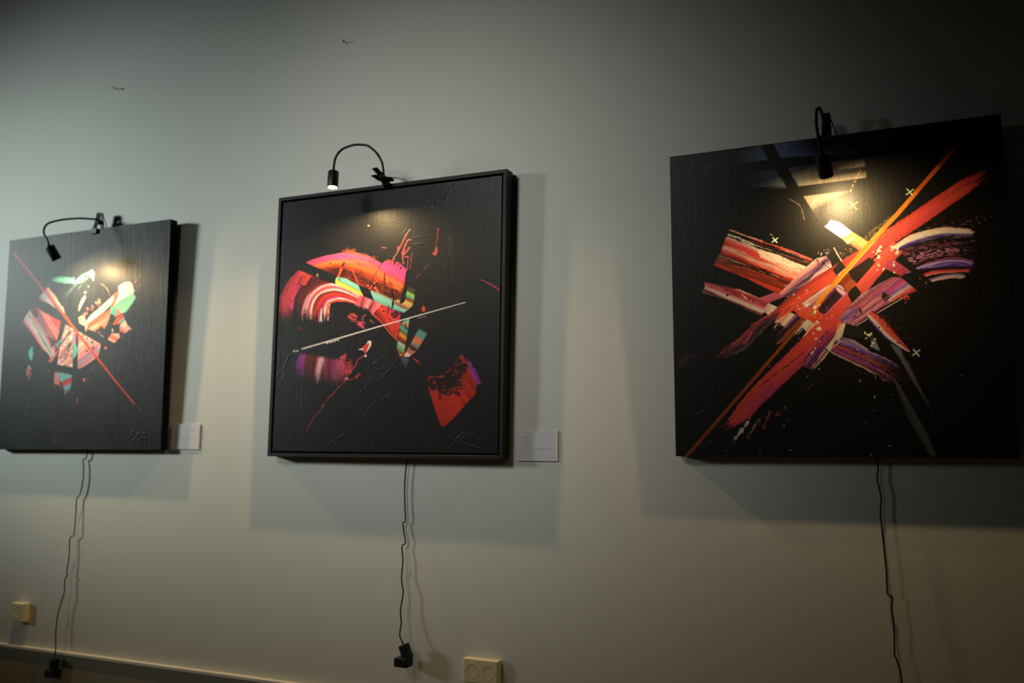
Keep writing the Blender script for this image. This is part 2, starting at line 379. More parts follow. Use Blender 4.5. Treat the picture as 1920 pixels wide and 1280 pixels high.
def art_middle(p):
    K = (30, 29, 27)
    # brushed black ground
    p.C *= (.82+.36*fbm(p.X/40, p.Y/9, 3))[..., None]
    # upper fan of pink and orange
    p.setclip([(573, 492), (590, 485), (612, 479), (640, 474), (663, 472), (690, 479), (716, 494), (727, 486), (748, 492), (764, 506), (759, 530), (754, 548), (751, 563), (739, 560), (694, 544), (672, 533), (634, 519)])
    p.poly([(573, 500), (590, 470), (640, 465), (700, 470), (770, 490), (760, 570), (700, 560), (630, 525)], [(0, (95, 40, 22)), (.5, (130, 45, 22)), (1, (45, 22, 16))], 25, mix=1.0, fine=3)
    p.stroke([(560, 505), (600, 495), (640, 489), (680, 495), (720, 512), (768, 540)], [16, 32, 42, 50, 60, 72],
             [(0, (120, 50, 25)), (.07, (200, 80, 40)), (.16, (232, 84, 100)), (.3, (228, 78, 120)), (.42, (238, 88, 84)), (.52, (243, 104, 56)), (.62, (238, 112, 46)), (.72, (215, 78, 34)), (.85, (150, 55, 26)), (1, (60, 26, 18))], mix=.55, rough=5, d0=0, d1=.12, long=60)
    D = [(30, 22, 18), (70, 28, 18), (120, 44, 22), (24, 18, 16)]
    p.hairs([(600, 506), (640, 498), (690, 508), (740, 530), (756, 548), (748, 562), (700, 545), (634, 518)], 22, 90, D, (.8, 3.0), (6, 30), .9, 1)
    p.hairs([(600, 500), (650, 490), (700, 502), (750, 530), (756, 548), (700, 540), (640, 512)], 24, 50, [(244, 120, 50), (232, 90, 60), (200, 70, 34)], (.5, 1.3), (10, 45), .7, 2)
    p.hairs([(580, 490), (640, 476), (700, 486), (756, 508), (750, 530), (690, 505), (620, 496)], 12, 40, [(196, 50, 120), (240, 120, 110), (246, 100, 80), (150, 40, 60)], (.5, 1.2), (8, 30), .5, 3)
    p.stroke([(716, 500), (740, 508), (762, 522)], [22, 34, 30], [(0, (200, 70, 120)), (.4, (214, 72, 132)), (1, (236, 84, 80))], mix=.5, rough=5, d1=.1, spk=.12)
    p.poly([(655, 516), (690, 520), (720, 528), (748, 545), (750, 562), (690, 543), (650, 526)], [(0, (150, 58, 26)), (.4, (70, 30, 18)), (1, (120, 45, 24))], 22, mix=1.3, rough=5, dry=.3, fine=3, long=14)
    p.poly([(612, 503), (640, 500), (650, 506), (640, 516), (625, 513)], [(0, (110, 42, 24)), (1, (35, 22, 18))], -25, mix=1.1, rough=4, dry=.3, fine=2.5, long=20)
    p.setclip()
    p.stroke([(640, 472), (663, 470), (690, 478), (708, 487)], 5, [(0, (130, 60, 30)), (1, (190, 80, 35))], rough=6, spk=.35, d1=.3)
    p.line([(643, 497), (634, 520)], 4, (225, 84, 40), wob=.5); p.line([(658, 500), (672, 533)], 1.6, (232, 90, 45)); p.line([(676, 505), (686, 530)], 1.1, (60, 30, 22))
    p.line([(717, 493), (700, 520), (690, 540)], 1.3, (60, 28, 22)); p.line([(711, 523), (702, 531), (692, 541)], 2.4, (228, 84, 50), wob=.8)
    p.line([(645, 493), (641, 502)], 3, (36, 24, 22), wob=1); p.line([(671, 491), (674, 498)], 1.3, (60, 24, 30))
    p.line([(721, 512), (720, 550)], 2.0, (50, 26, 18), wob=1.2)
    p.dots([(690, 535, 2), (704, 540, 3), (708, 545, 2), (698, 546, 2.2)], (232, 96, 70)); p.dots([(701, 535, 2.6), (706, 531, 2), (695, 532, 1.6)], (28, 22, 20))
    p.dots([(620, 494, 1.6), (611, 497, .9), (633, 486, .8), (694, 490, 1.1), (701, 491, .8)], (70, 30, 30))
    # dark sweep of the left arc
    p.stroke([(541, 616), (538, 585), (541, 560), (552, 538), (570, 520), (590, 512)], [22, 28, 32, 32, 28, 18], [(0, (92, 30, 24)), (.15, (196, 52, 60)), (.4, (150, 46, 38)), (1, (72, 32, 24))], mix=.6, rough=2, d0=.4, d1=0, sf=.45)
    p.stroke([(562, 610), (560, 582), (566, 556), (582, 536), (606, 526), (632, 528)], [26, 26, 24, 20, 14, 8], [(0, (78, 32, 24)), (.5, (96, 34, 24)), (1, (120, 44, 30))], mix=.7, rough=2, d0=.45, d1=0, sf=.5)
    p.poly([(560, 506), (584, 517), (578, 526), (562, 540), (553, 557), (550, 574), (546, 592), (536, 596), (530, 584), (528, 560), (534, 538), (546, 520)], [(0, (206, 66, 128)), (.3, (222, 66, 96)), (.55, (226, 72, 70)), (1, (180, 52, 44))], 118, mix=.5, rough=1.2, dryend=(.55, 1.05), long=25)
    p.poly([(565, 514), (583, 516), (577, 526), (575, 536), (567, 535), (563, 525)], [(0, (235, 82, 52)), (1, (214, 62, 40))], 110, mix=.4, rough=1)
    p.line([(564, 520), (561, 530), (556, 534)], 2.6, (26, 22, 22), wob=1, wd1=1); p.line([(561, 528), (564, 536), (571, 537), (577, 532)], 2.2, (24, 20, 20), wob=1)
    p.hairs([(560, 507), (583, 517), (562, 541), (550, 575), (545, 596), (529, 584), (528, 556), (540, 526)], 112, 60, [(150, 30, 60), (240, 100, 90), (120, 34, 30), (224, 60, 140)], (.5, 1.4), (8, 34), .6, 4)
    p.hairs([(556, 540), (580, 522), (620, 522), (590, 540), (570, 565), (566, 600), (548, 600)], 122, 50, [(50, 24, 20), (150, 50, 36), (36, 22, 20)], (.6, 1.8), (8, 26), .7, 5)
    p.spatter(540, 560, 548, 600, 40, (70, 26, 24), (.4, 1.3), 5)
    # pale bent stroke
    p.stroke([(592, 614), (592, 585), (597, 566), (609, 553), (627, 548), (648, 552), (672, 562)], [54, 52, 48, 41, 36, 28, 18],
             [(0, (214, 70, 66)), (.05, (240, 150, 140)), (.12, (250, 214, 196)), (.2, (224, 78, 84)), (.26, (230, 110, 104)), (.31, (250, 226, 200)), (.36, (236, 180, 160)), (.42, (110, 38, 28)), (.52, (196, 56, 36)), (.6, (226, 66, 40)), (.66, (150, 40, 36)), (.72, (222, 60, 92)), (.79, (226, 70, 110)), (.84, (250, 232, 208)), (.9, (232, 96, 60)), (1, (236, 84, 36))],
             mix=.3, rough=1.2, d0=.36, d1=0, long=70, fine=2.0, sf=.4)
    p.stroke([(603, 572), (602, 590), (601, 610)], [2, 5, 3], (250, 214, 204), rough=1, d0=.3, d1=.4, sf=.4, mix=.4); p.line([(618, 570), (616, 585), (615, 600)], 1.8, (236, 206, 190), broken=.3)
    p.line([(598, 585), (598, 602)], 2.4, (226, 70, 100), broken=.2)
    # masked black tape across the fan
    p.poly([(548, 482), (573, 492), (634, 519), (630, 533), (604, 525), (583, 515), (560, 506), (540, 497)], K, 25, mix=.15, h=.1)
    p.dots([(595, 515, 1.9), (595, 517, 1.6)], (190, 150, 90))
    # turquoise and yellow bars
    p.poly([(632, 519), (649, 522), (672, 535), (681, 555), (671, 551), (657, 545), (634, 535), (629.5, 530), (630, 524)], [(0, (134, 200, 166)), (.36, (128, 192, 164)), (.5, (110, 176, 140)), (.58, (196, 190, 70)), (.64, (246, 170, 34)), (.74, (246, 226, 60)), (.86, (190, 190, 60)), (1, (240, 190, 150))], 27, mix=.16, long=60)
    p.line([(631, 522), (629.5, 529), (633, 534)], 2.2, (170, 220, 60)); p.line([(637, 521), (636, 525)], 1.6, (20, 40, 40))
    p.poly([(672, 534), (692.5, 542), (703, 565), (682, 556)], (27, 26, 25), 60, mix=.1, h=.1)
    p.poly([(694, 544), (707, 547), (732, 559), (748, 566), (757, 566), (773, 573), (766, 580), (757, 586), (745, 582), (720, 573), (702, 565)], [(0, (110, 58, 34)), (.16, (206, 160, 110)), (.26, (150, 130, 90)), (.36, (128, 196, 162)), (.6, (130, 196, 164)), (1, (104, 168, 138))], 25, mix=.2, long=60)
    p.poly([(745, 561), (757, 566), (773, 573), (764, 581), (750, 576), (738, 570)], [(0, (224, 210, 96)), (.4, (196, 140, 80)), (.7, (150, 90, 60)), (1, (110, 150, 120))], 27, mix=.6)
    p.poly([(764, 537), (778, 542), (777, 558), (774, 572), (757, 566), (761, 550)], [(0, (88, 60, 36)), (.28, (50, 70, 40)), (.42, (156, 214, 60)), (.5, (110, 186, 110)), (.6, (96, 130, 110)), (.7, (120, 66, 36)), (.82, (180, 100, 50)), (.92, (236, 220, 90)), (1, (200, 170, 90))], 28, mix=.2)
    p.line([(765, 500), (762, 530), (757, 560), (752, 567)], 6, (22, 18, 16), wob=.8, smooth=True); p.line([(760, 524), (757, 536)], 1.6, (196, 60, 80), broken=.3)
    p.line([(735, 545), (738, 560), (735, 577)], 3.2, (16, 16, 15), wob=1.2, smooth=True); p.dots([(735, 545, 3), (732, 551, 1.6)], (22, 18, 16))
    # pink ribs and the red wedge
    p.poly([(676, 553), (702, 564), (722, 573), (712, 596), (697, 587), (686, 577), (665, 572)], [(0, (110, 34, 34)), (.08, (222, 84, 90)), (.25, (236, 130, 128)), (.4, (200, 60, 70)), (.5, (128, 40, 46)), (.58, (226, 150, 140)), (.7, (214, 96, 100)), (.8, (120, 44, 44)), (.88, (228, 100, 110)), (1, (200, 60, 64))], 114, mix=.3, fine=1.8, long=18)
    p.poly([(718, 571), (751, 586), (750, 610), (745, 636), (727, 620), (715, 602), (700, 588), (706, 580)], [(0, (150, 40, 60)), (.25, (196, 60, 110)), (.4, (222, 60, 50)), (.7, (210, 52, 34)), (1, (60, 22, 18))], 52, mix=.7, rough=1, long=30, dryend=(.75, 1.3))
    p.line([(697, 588), (715, 603), (728, 621), (744, 637)], 2, (228, 84, 44)); p.poly([(722, 596), (735, 603), (752, 588), (746, 600), (728, 612)], (224, 62, 38), -20, mix=.4, rough=1)
    p.line([(729, 573), (727, 590)], 2, (50, 20, 26), wob=1); p.dots([(719, 583, 2.2), (716, 574, 1.6)], (52, 26, 22))
    p.hairs([(718, 571), (751, 586), (750, 610), (745, 636), (715, 602), (700, 588)], 50, 60, [(70, 22, 22), (232, 110, 90), (150, 30, 60), (240, 80, 50), (40, 20, 18)], (.5, 1.6), (5, 22), .8, 6)
    p.hairs([(676, 553), (702, 564), (722, 573), (712, 596), (697, 587), (665, 572)], 112, 40, [(246, 190, 180), (140, 36, 50), (226, 90, 100), (190, 60, 80)], (.5, 1.4), (5, 14), .8, 7)
    p.poly([(732, 588), (742, 582), (749, 588), (744, 596), (735, 597)], (46, 22, 18), 40, mix=.8, dry=.3)
    # open V below the line
    p.poly([(768, 597), (751, 606), (749, 622), (746, 639), (744, 653), (750, 667.5), (757, 667.5), (760, 647), (764, 622)], [(0, (104, 176, 150)), (.12, (120, 186, 150)), (.2, (224, 150, 80)), (.26, (50, 84, 60)), (.34, (100, 170, 130)), (.42, (60, 66, 40)), (.5, (240, 160, 44)), (.57, (170, 50, 18)), (.64, (70, 24, 14)), (.7, (190, 200, 150)), (.78, (116, 170, 120)), (.86, (110, 160, 70)), (.9, (110, 60, 26)), (1, (224, 140, 70))], 33, mix=.1)
    p.line([(761, 604), (761, 616)], 1.8, (18, 18, 16))
    p.poly([(791, 606), (806, 613), (801, 625), (781, 659), (766, 669), (757, 669), (758, 665), (766, 652), (786, 615)], [(0, (34, 24, 20)), (.16, (44, 36, 30)), (.22, (96, 146, 128)), (.36, (84, 136, 120)), (.44, (228, 106, 44)), (.52, (206, 120, 60)), (.58, (104, 140, 120)), (.64, (120, 60, 40)), (.7, (60, 40, 40)), (.78, (190, 84, 50)), (.86, (226, 150, 110)), (.93, (246, 214, 190)), (1, (214, 130, 80))], 32, mix=.12)
    p.line([(765, 651), (772, 660), (779, 659)], 1.1, (200, 190, 110))
    p.poly([(750, 669), (757, 671), (767, 672), (761, 693)], [(0, (84, 90, 96)), (1, (36, 38, 40))], 35, mix=.3)
    p.poly([(788, 604), (806, 598), (822, 606), (816, 622), (803, 617), (795, 612)], (44, 30, 22), 30, mix=.8, rough=3, dry=.35, op=.8)
    # long cream line
    p.line([(568, 653.4), (640, 632.6), (700, 615), (767, 596.2), (830, 578.5), (872, 566.8)], 2.9, (226, 216, 190), wd1=1.5, wob=.25)
    p.line([(872, 566.8), (878, 564.4)], 1.1, (180, 172, 150), broken=.3); p.dots([(551.8, 658.3, 1.9), (557.4, 657.6, 1.7), (565, 654, .9)], (222, 212, 190))
    p.line([(612, 643.5), (625, 640), (635, 637.5)], 2.6, (206, 198, 176), broken=.25)
    p.line([(784, 596), (798, 593)], 1, (150, 142, 120))
    # splashes and drips
    p.poly([(687, 645), (691, 639), (696, 640), (695.5, 648), (691, 655), (686, 661), (681, 657), (672, 654.5), (680, 652.5)], (236, 226, 200), 60, mix=.1, curve=True, h=.8)
    p.poly([(686, 646), (691, 642), (692, 648), (689, 654), (685, 662), (681, 656), (681, 650)], (226, 62, 34), 60, mix=.1, curve=True, h=.9)
    p.line([(685, 660), (682, 667), (675, 672), (670, 675), (668, 684), (657, 696), (652, 704), (650, 711), (635, 726), (622, 741), (617, 744), (605, 763), (588, 784), (574, 807)], 1.6, (196, 66, 56), smooth=True, wob=1, wd1=.8)
    p.dots([(685.6, 667, 2.2)], (240, 214, 196)); p.dots([(653, 698, 3), (651, 702, 2.4), (646, 711, 2.2)], (224, 90, 96)); p.dots([(650, 709, 2.4)], (206, 190, 180)); p.dots([(605, 761, 1.6), (669, 706, 2.6), (674, 702, 1.8)], (206, 62, 40))
    p.line([(652, 712), (662, 711), (672, 704)], 1.6, (190, 60, 50), broken=.3)
    p.poly([(794, 573), (797, 577), (796.5, 584), (791, 582.5), (791.5, 577)], (226, 66, 42), 90, mix=.1, curve=True, h=.8)
    p.poly([(656, 587), (664, 588), (670, 592), (669, 603), (664, 604), (657, 599), (652, 593)], (206, 72, 66), 25, mix=.9, rough=2, dry=.28)
    p.poly([(671, 602), (679, 603), (684, 618), (678, 614), (669, 608)], (214, 82, 92), 35, mix=.5, rough=1)
    p.line([(686, 590), (681, 593), (680, 600), (684, 607)], 1.6, (200, 84, 96), smooth=True); p.line([(694, 600), (702, 606)], 1.8, (200, 110, 70), wd1=.6); p.dots([(679, 611, 1)], (190, 80, 80))
    p.stroke([(609, 664), (605, 690), (598, 736)], [92, 104, 84], [(0, (120, 40, 46)), (.12, (150, 52, 60)), (.2, (196, 80, 100)), (.3, (150, 54, 100)), (.38, (96, 34, 36)), (.48, (150, 60, 66)), (.52, (232, 170, 164)), (.58, (240, 190, 184)), (.62, (200, 70, 80)), (.68, (70, 28, 24)), (.8, (120, 46, 34)), (.87, (90, 36, 36)), (.9, (150, 60, 128)), (.97, (140, 52, 128)), (1, (100, 40, 90))], mix=.3, rough=3, d0=.14, d1=.75, long=26, fine=1.4, sf=.6)
    p.stroke([(640, 668), (648, 684), (650, 705)], [22, 26, 14], [(0, (196, 60, 60)), (1, (210, 84, 100))], rough=4, spk=.35, d1=.4)
    p.stroke([(607, 671), (640, 674), (655, 679)], 1.6, (28, 24, 22), rough=.5)
    # lower right red wedge and violet dash
    p.setclip([(801, 709), (830, 704), (848, 686), (866, 664), (880, 684), (894, 714), (892, 738), (871, 760), (856, 778), (846, 788), (833, 800), (827, 798), (816, 769), (804, 729)])
    p.poly([(800, 660), (900, 660), (900, 805), (800, 805)], [(0, (130, 36, 22)), (.5, (196, 48, 24)), (1, (170, 42, 24))], 60, mix=.45, rough=1, long=60)
    p.stroke([(800, 704), (842, 700), (868, 672)], [50, 54, 40], (30, 24, 20), rough=9, d0=0, d1=.1, spk=.12, mix=.2, h=.1, sf=.4)
    p.stroke([(806, 720), (838, 728), (876, 712)], [24, 34, 20], (44, 24, 18), rough=9, d0=0, d1=.3, spk=.36, mix=.2, h=.1, sf=.5)
    p.setclip()
    p.stroke([(804, 706), (820, 706), (838, 705)], 2.2, (150, 50, 26), rough=2, spk=.25)
    p.stroke([(877, 672), (886, 694), (899, 719)], [5, 10, 10], [(0, (134, 48, 130)), (1, (160, 60, 140))], rough=2, d0=.3, d1=0, mix=.2)
    p.line([(757, 668), (762, 672), (757, 669)], 1, (150, 60, 40)); p.line([(775, 672), (784, 677), (786, 681), (780, 676)], 1.6, (190, 54, 36), wob=1)
    # drips at the upper right
    p.line([(770, 430), (762, 440), (756, 452), (747, 470), (738, 484)], 2, (176, 110, 90), smooth=True, wob=.6, h=1.2); p.dots([(747, 467, 2.6), (748, 464, 2.2), (738, 487, 2.4)], (206, 78, 76))
    p.line([(762, 441), (756, 453), (750, 465)], 2.4, (204, 84, 78), wob=.4, h=1.2)
    p.line([(771, 450), (765, 451), (760, 461), (756, 472), (755, 484), (757, 494)], 2.6, (206, 82, 74), smooth=True, wob=1, h=1.2); p.line([(768, 464), (762, 473), (757, 478)], 2.2, (206, 84, 76), h=1.2)
    p.dots([(756, 475, 3), (758, 470, 2.2)], (212, 84, 78)); p.line([(765, 480), (764, 507)], 1.6, (190, 70, 70), broken=.2, h=1); p.line([(772.5, 474), (769, 503)], 1.4, (180, 70, 70), broken=.3, h=1); p.line([(757, 482), (766, 481)], 1.6, (196, 74, 70), h=1)
    p.spatter(734, 489, 760, 500, 26, (50, 28, 30), (.6, 2.0), 4)
    p.dots([(821.5, 430, 2.1)], (216, 74, 64)); p.line([(821, 431), (820, 447), (816, 466)], 1.8, (196, 70, 60), wd1=.8); p.poly([(818, 461), (821, 468), (819, 477), (814, 479), (810, 474), (814, 473)], (214, 86, 78), 90, mix=.2, curve=True, h=1)
    p.line([(805, 494), (794, 508), (782, 521)], 3, (96, 52, 76), broken=.35, wob=1); p.line([(716, 463.5), (724, 465)], 1.3, (190, 90, 80)); p.line([(901, 524), (918, 532), (934, 542)], 1.2, (196, 64, 72), wd1=4, wob=.5)
    p.dots([(842, 345, 2), (834, 521, 1.1), (811, 388, 2.8)], (130, 50, 70), op=.7); p.dots([(691, 423, 1.5)], (210, 190, 150))
    for q in ([(843, 441), (843, 460), (842, 482)], [(847, 446), (849, 462), (848, 480)], [(848, 490), (847, 535)], [(835, 500), (834, 520)], [(805, 367), (801, 372), (801, 380)], [(852, 348), (845, 352), (841, 360), (834, 369), (828, 370)], [(852, 348), (854, 356)], [(819, 514), (816, 520), (822, 524)], [(878, 481), (876, 487)], [(876, 503), (879, 505)], [(773, 446), (800, 442)], [(776, 458), (802, 455)], [(762, 428), (757, 440)]):
        p.relief(q, 1.4, 1.3)
    for q in ([(549, 660), (542, 667), (533, 688), (529, 694)], [(530, 694), (522, 699), (521, 708), (527, 713), (533, 705), (532, 694), (530, 694)], [(526, 713), (525, 726)], [(551, 661), (556, 671)], [(749, 722), (731, 738), (718, 748), (697, 760), (680, 784)], [(664, 800), (650, 812), (628, 824), (617, 833)], [(640, 815), (630, 830)], [(728, 733), (726, 742)], [(914, 776), (905, 810)]):
        p.relief(q, 1.5, 1.0)
    p.line([(733, 737), (727, 742), (716, 749)], 1.1, (96, 84, 66), broken=.3)
    p.line([(560, 617), (563, 613)], 1.6, (130, 44, 30)); p.line([(560, 618), (566, 617), (573, 620), (575, 624)], 1.4, (120, 36, 36), smooth=True, broken=.2)
    for k in range(9):
        p.relief([(716+k*4, 700-k*5+8), (736+k*3, 676-k*4+14)], 1.2, .9)
    for k, (x, y, l) in enumerate([(690, 690, 14), (700, 684, 12), (712, 676, 10), (704, 700, 16), (720, 690, 12), (694, 712, 14), (716, 706, 12), (686, 724, 10), (728, 700, 12), (708, 716, 14), (676, 736, 10)]):
        p.relief([(x, y), (x+l*.4, y-l*.5), (x+l*.7, y-l*.4), (x+l, y-l)], 1.5, 1.3)
    for (x, y) in ((701, 690), (697, 697), (707, 693), (712, 700), (690, 706), (704, 708), (798, 735), (793, 742), (800, 745), (806, 739)): p.relief([(x, y), (x+3, y-2), (x+2, y+3), (x-2, y+2), (x, y)], 1.2, 1.1)
    for (x0, y0, x1, y1) in ((543, 735, 543, 765), (549, 745, 548, 766), (556, 728, 557, 752), (566, 720, 566, 770), (576, 732, 575, 760), (700, 640, 716, 668), (716, 640, 726, 672), (722, 655, 712, 676), (812, 448, 790, 452), (830, 470, 832, 520), (846, 478, 846, 520), (780, 510, 781, 524), (858, 540, 876, 536)): p.relief([(x0, y0), (.5*(x0+x1)+.8, .5*(y0+y1)), (x1, y1)], 1.1, .8)
    p.H += .35*fbm(p.X/3.5, p.Y/30, 77, 3)+.25*fbm(p.X/2.4, p.Y/2.4, 78, 2)
    # scratched signature
    for q in ([(841, 819), (850, 812), (864, 807), (852, 815), (846, 821), (856, 822)], [(842, 840), (856, 824), (878, 802)], [(858, 822), (861, 815), (866, 818), (862, 824), (868, 820), (872, 812)], [(866, 825), (884, 808)], [(876, 821), (880, 814), (884, 822), (888, 814), (893, 812)], [(884, 812), (884, 826)], [(896, 818), (893, 826), (900, 824)], [(852, 824), (872, 832), (902, 841)], [(844, 806), (848, 809)]):
        p.relief(q, 1.3, 1.5); p.line(q, .9, (16, 15, 15), smooth=True, h=1.5)

def art_left(p):
    K = (47, 50, 53)
    n = fbm(p.X/22, p.Y/60, 5, 4)
    p.C *= (.6+.8*n)[..., None]*(.86+.28*vnoise(p.X/1.6, p.Y/14, 8))[..., None]
    p.stroke([(120, 815), (160, 812)], 14, (24, 25, 27), rough=6, d0=.3, d1=.4, op=.7); p.stroke([(205, 790), (206, 830)], 16, (30, 30, 30), rough=6, d0=.3, d1=.4, op=.6)
    p.H += .5*fbm(p.X/3, p.Y/40, 71, 3)+.3*fbm(p.X/16, p.Y/7, 72, 3)
    p.C *= (1-.35*np.clip(fbm(p.X/14, p.Y/34, 73, 3)*2.2-1.15, 0, 1))[..., None]
    TE, TL = (112, 196, 170), (96, 192, 190)
    PK, CR, RD = (224, 122, 128), (240, 206, 180), (214, 84, 60)
    # teal marks along the top
    p.stroke([(92, 525), (110, 524), (139, 526)], [6, 11, 12], [(0, (80, 150, 134)), (.5, TE), (1, (90, 160, 140))], d0=.5, d1=0, mix=.5, rough=1.5)
    p.poly([(141, 527), (150, 517), (165, 509), (165.5, 522), (155, 530), (140, 533)], [(0, (110, 190, 176)), (.5, TE), (1, (70, 130, 112))], -35, mix=.4, rough=1, dryend=(-.5, 2))
    p.line([(146, 530), (122, 557)], 2.2, (78, 108, 106), broken=.25); p.line([(153, 533), (147, 541)], 2, (78, 108, 104), broken=.2); p.line([(138, 536), (118, 555)], 1.5, (70, 92, 92), broken=.3)
    p.poly([(167, 509), (172, 506), (177, 511), (176, 520), (175, 526), (172, 521), (167, 518)], (250, 226, 200), 80, mix=.15, curve=True, h=.8)
    p.poly([(160, 553), (160.5, 558), (156, 567), (151, 577), (148, 583), (148, 576), (153, 562)], (240, 200, 170), 115, mix=.3, curve=True, h=.8)
    p.dots([(159.7, 548, 1.8)], (230, 210, 196)); p.dots([(166, 537, 1.1)], (206, 160, 150))
    # slashes left of the red line
    p.poly([(90, 537), (97, 546), (106, 556), (110, 566), (119, 575), (122, 592), (112, 584), (84, 545)], [(0, (200, 180, 150)), (.4, (232, 190, 170)), (.6, (214, 140, 150)), (.8, (180, 120, 150)), (1, (232, 180, 160))], 55, mix=.35, rough=1)
    p.poly([(84, 545), (104, 578), (94, 570), (72, 561), (77, 552)], [(0, (190, 210, 200)), (.3, (110, 180, 200)), (.45, (226, 160, 160)), (.6, (90, 170, 190)), (.8, (206, 90, 90)), (1, (120, 50, 50))], 48, mix=.25)
    p.poly([(97, 540), (112, 558), (120, 570), (118, 578), (104, 555)], (40, 36, 36), 52, mix=.8, rough=2, dry=.35)
    # large left plane
    p.poly([(44, 603), (51, 588), (57, 580), (68, 576), (80, 584), (114, 602), (111, 622), (107, 637), (106, 650), (99, 677), (90, 662), (80, 655), (66, 634), (58, 622), (50, 613)], [(0, (205, 96, 70)), (.12, (190, 70, 56)), (.25, (226, 100, 104)), (.36, (232, 150, 140)), (.44, (178, 60, 48)), (.52, (80, 130, 150)), (.57, (170, 80, 90)), (.64, (226, 110, 120)), (.7, (190, 214, 200)), (.75, (110, 150, 140)), (.82, (236, 200, 190)), (.9, (226, 110, 130)), (1, (214, 84, 96))], 60, mix=.16, rough=.8, long=40, fine=2)
    p.poly([(43, 602), (50, 590), (62, 600), (74, 622), (66, 628), (52, 612)], [(0, (206, 200, 190)), (.5, (232, 206, 196)), (1, (222, 110, 130))], 55, mix=.3)
    p.poly([(66, 576), (71, 583), (72, 593), (66, 596), (61, 588), (56, 582)], (60, 42, 38), 60, mix=.6, rough=1); p.poly([(90, 632), (103, 634), (107, 641), (96, 652), (92, 640)], (34, 32, 32), 30, mix=.5, rough=1)
    p.hairs([(44, 603), (57, 580), (80, 584), (114, 602), (106, 650), (99, 677), (66, 634)], 59, 90, [(246, 214, 200), (190, 60, 70), (120, 170, 170), (150, 50, 60), (236, 150, 150), (60, 44, 48)], (.6, 1.8), (8, 34), .7, 11)
    p.line([(73, 609), (80, 620), (86, 630)], 2.2, (96, 178, 200)); p.line([(62, 604), (76, 628), (92, 655)], 1.8, (120, 190, 176)); p.line([(84, 633), (92, 633)], 1, (40, 30, 30))
    p.poly([(110, 655), (115, 640), (122, 632), (116, 648), (104, 668), (94, 680), (90, 677)], (206, 110, 110), -50, mix=.6, rough=1)
    p.poly([(106, 648), (112, 641), (108, 648), (108, 652)], TL, -40, curve=True); p.line([(116, 636), (108, 645), (108, 651)], 2.6, TL)
    # central splinters
    mar = [(0, (232, 190, 170)), (.15, (214, 130, 124)), (.28, (206, 200, 190)), (.4, (190, 110, 120)), (.5, (236, 206, 186)), (.62, (222, 120, 110)), (.74, (200, 150, 160)), (.86, (232, 196, 176)), (1, (206, 110, 120))]
    p.poly([(122.5, 608), (137, 616), (136, 688), (107, 683), (114, 641)], mar, -48, mix=1.5, fine=4, long=14)
    p.poly([(147, 621), (189, 645), (184, 668), (160, 685), (149, 691), (145.6, 688)], mar, -38, mix=.9, fine=3, long=22)
    p.poly([(146, 690), (146, 672), (184, 646), (184, 664), (160, 685), (149, 691)], [(0, (206, 150, 176)), (.3, (190, 96, 130)), (.5, (120, 170, 190)), (.7, (206, 110, 130)), (1, (232, 160, 150))], -36, mix=.25)
    p.spatter(160, 640, 178, 650, 12, (60, 70, 50), (.8, 2.4), 5); p.spatter(118, 650, 130, 650, 12, (90, 110, 90), (.8, 1.8), 8); p.spatter(112, 668, 133, 640, 14, (90, 50, 50), (.5, 1.4), 8)
    p.poly([(137.5, 616), (142.5, 622), (143, 648), (138, 646)], [(0, (150, 96, 150)), (1, (206, 150, 170))], 90, mix=.5); p.poly([(137, 641), (142, 646), (146, 656), (144, 664), (137, 674)], TL, 70, mix=.3)
    # lower fragments
    p.poly([(102.5, 697), (109, 698), (112, 717), (109, 722), (101, 717)], (214, 130, 140), 80, mix=.4, rough=1)
    p.poly([(107.5, 697), (135, 703), (134, 716), (132, 731), (121, 739), (119, 725), (112, 712)], [(0, (96, 166, 170)), (.25, (120, 170, 180)), (.4, (90, 190, 190)), (.5, (160, 60, 50)), (.62, (214, 80, 70)), (.68, (90, 150, 180)), (.78, (100, 190, 200)), (.86, (120, 60, 60)), (1, TL)], -24, mix=.25, rough=.6)
    p.line([(102, 718), (103, 727)], 1, (190, 110, 110), broken=.3); p.line([(110, 718), (114, 725)], 1.4, (214, 130, 120))
    p.poly([(61, 648), (62.5, 662), (60, 677), (53, 668), (54, 657)], TL, 80, mix=.4, rough=1)
    p.poly([(55, 684), (59, 692), (55, 699), (51, 705), (49, 693)], [(0, (160, 200, 200)), (.5, (206, 84, 84)), (1, (226, 190, 180))], 20, mix=.4, rough=1); p.line([(58, 700), (52, 712)], 3, (190, 120, 120), broken=.35)
    # right hand cluster
    p.poly([(222, 536), (232, 530), (243, 528), (249, 535), (251, 548), (247, 560), (236, 572), (226, 584), (212, 580), (214, 570), (221, 556)], [(0, (246, 238, 220)), (.6, (250, 246, 228)), (1, (190, 226, 200))], 118, mix=.15, rough=.8, curve=True)
    p.poly([(250, 549), (255, 557), (249, 568), (236, 585), (227, 588), (207, 587), (212, 576), (226, 562)], [(0, (150, 214, 180)), (.5, (136, 210, 176)), (1, (96, 160, 124))], 128, mix=.3, rough=.8)
    p.poly([(207, 576), (214, 572), (222, 588), (214, 591), (207, 588)], (80, 176, 150), 130, mix=.3)
    p.poly([(210, 554), (224, 544), (219, 562), (212, 577), (208, 572), (213, 561)], (226, 110, 76), 115, mix=.4)
    p.poly([(212, 554), (214, 561), (207, 572), (192, 586), (177, 597), (165, 607), (163, 600), (170, 590), (183, 580), (195, 569)], [(0, (232, 150, 120)), (.25, (250, 232, 200)), (1, (252, 236, 204))], -41, mix=.2, rough=.8)
    p.poly([(184, 586), (204, 570), (206, 574), (190, 591)], [(0, (90, 120, 110)), (.5, (150, 190, 180)), (1, (70, 90, 80))], -38, mix=.6, dry=.2)
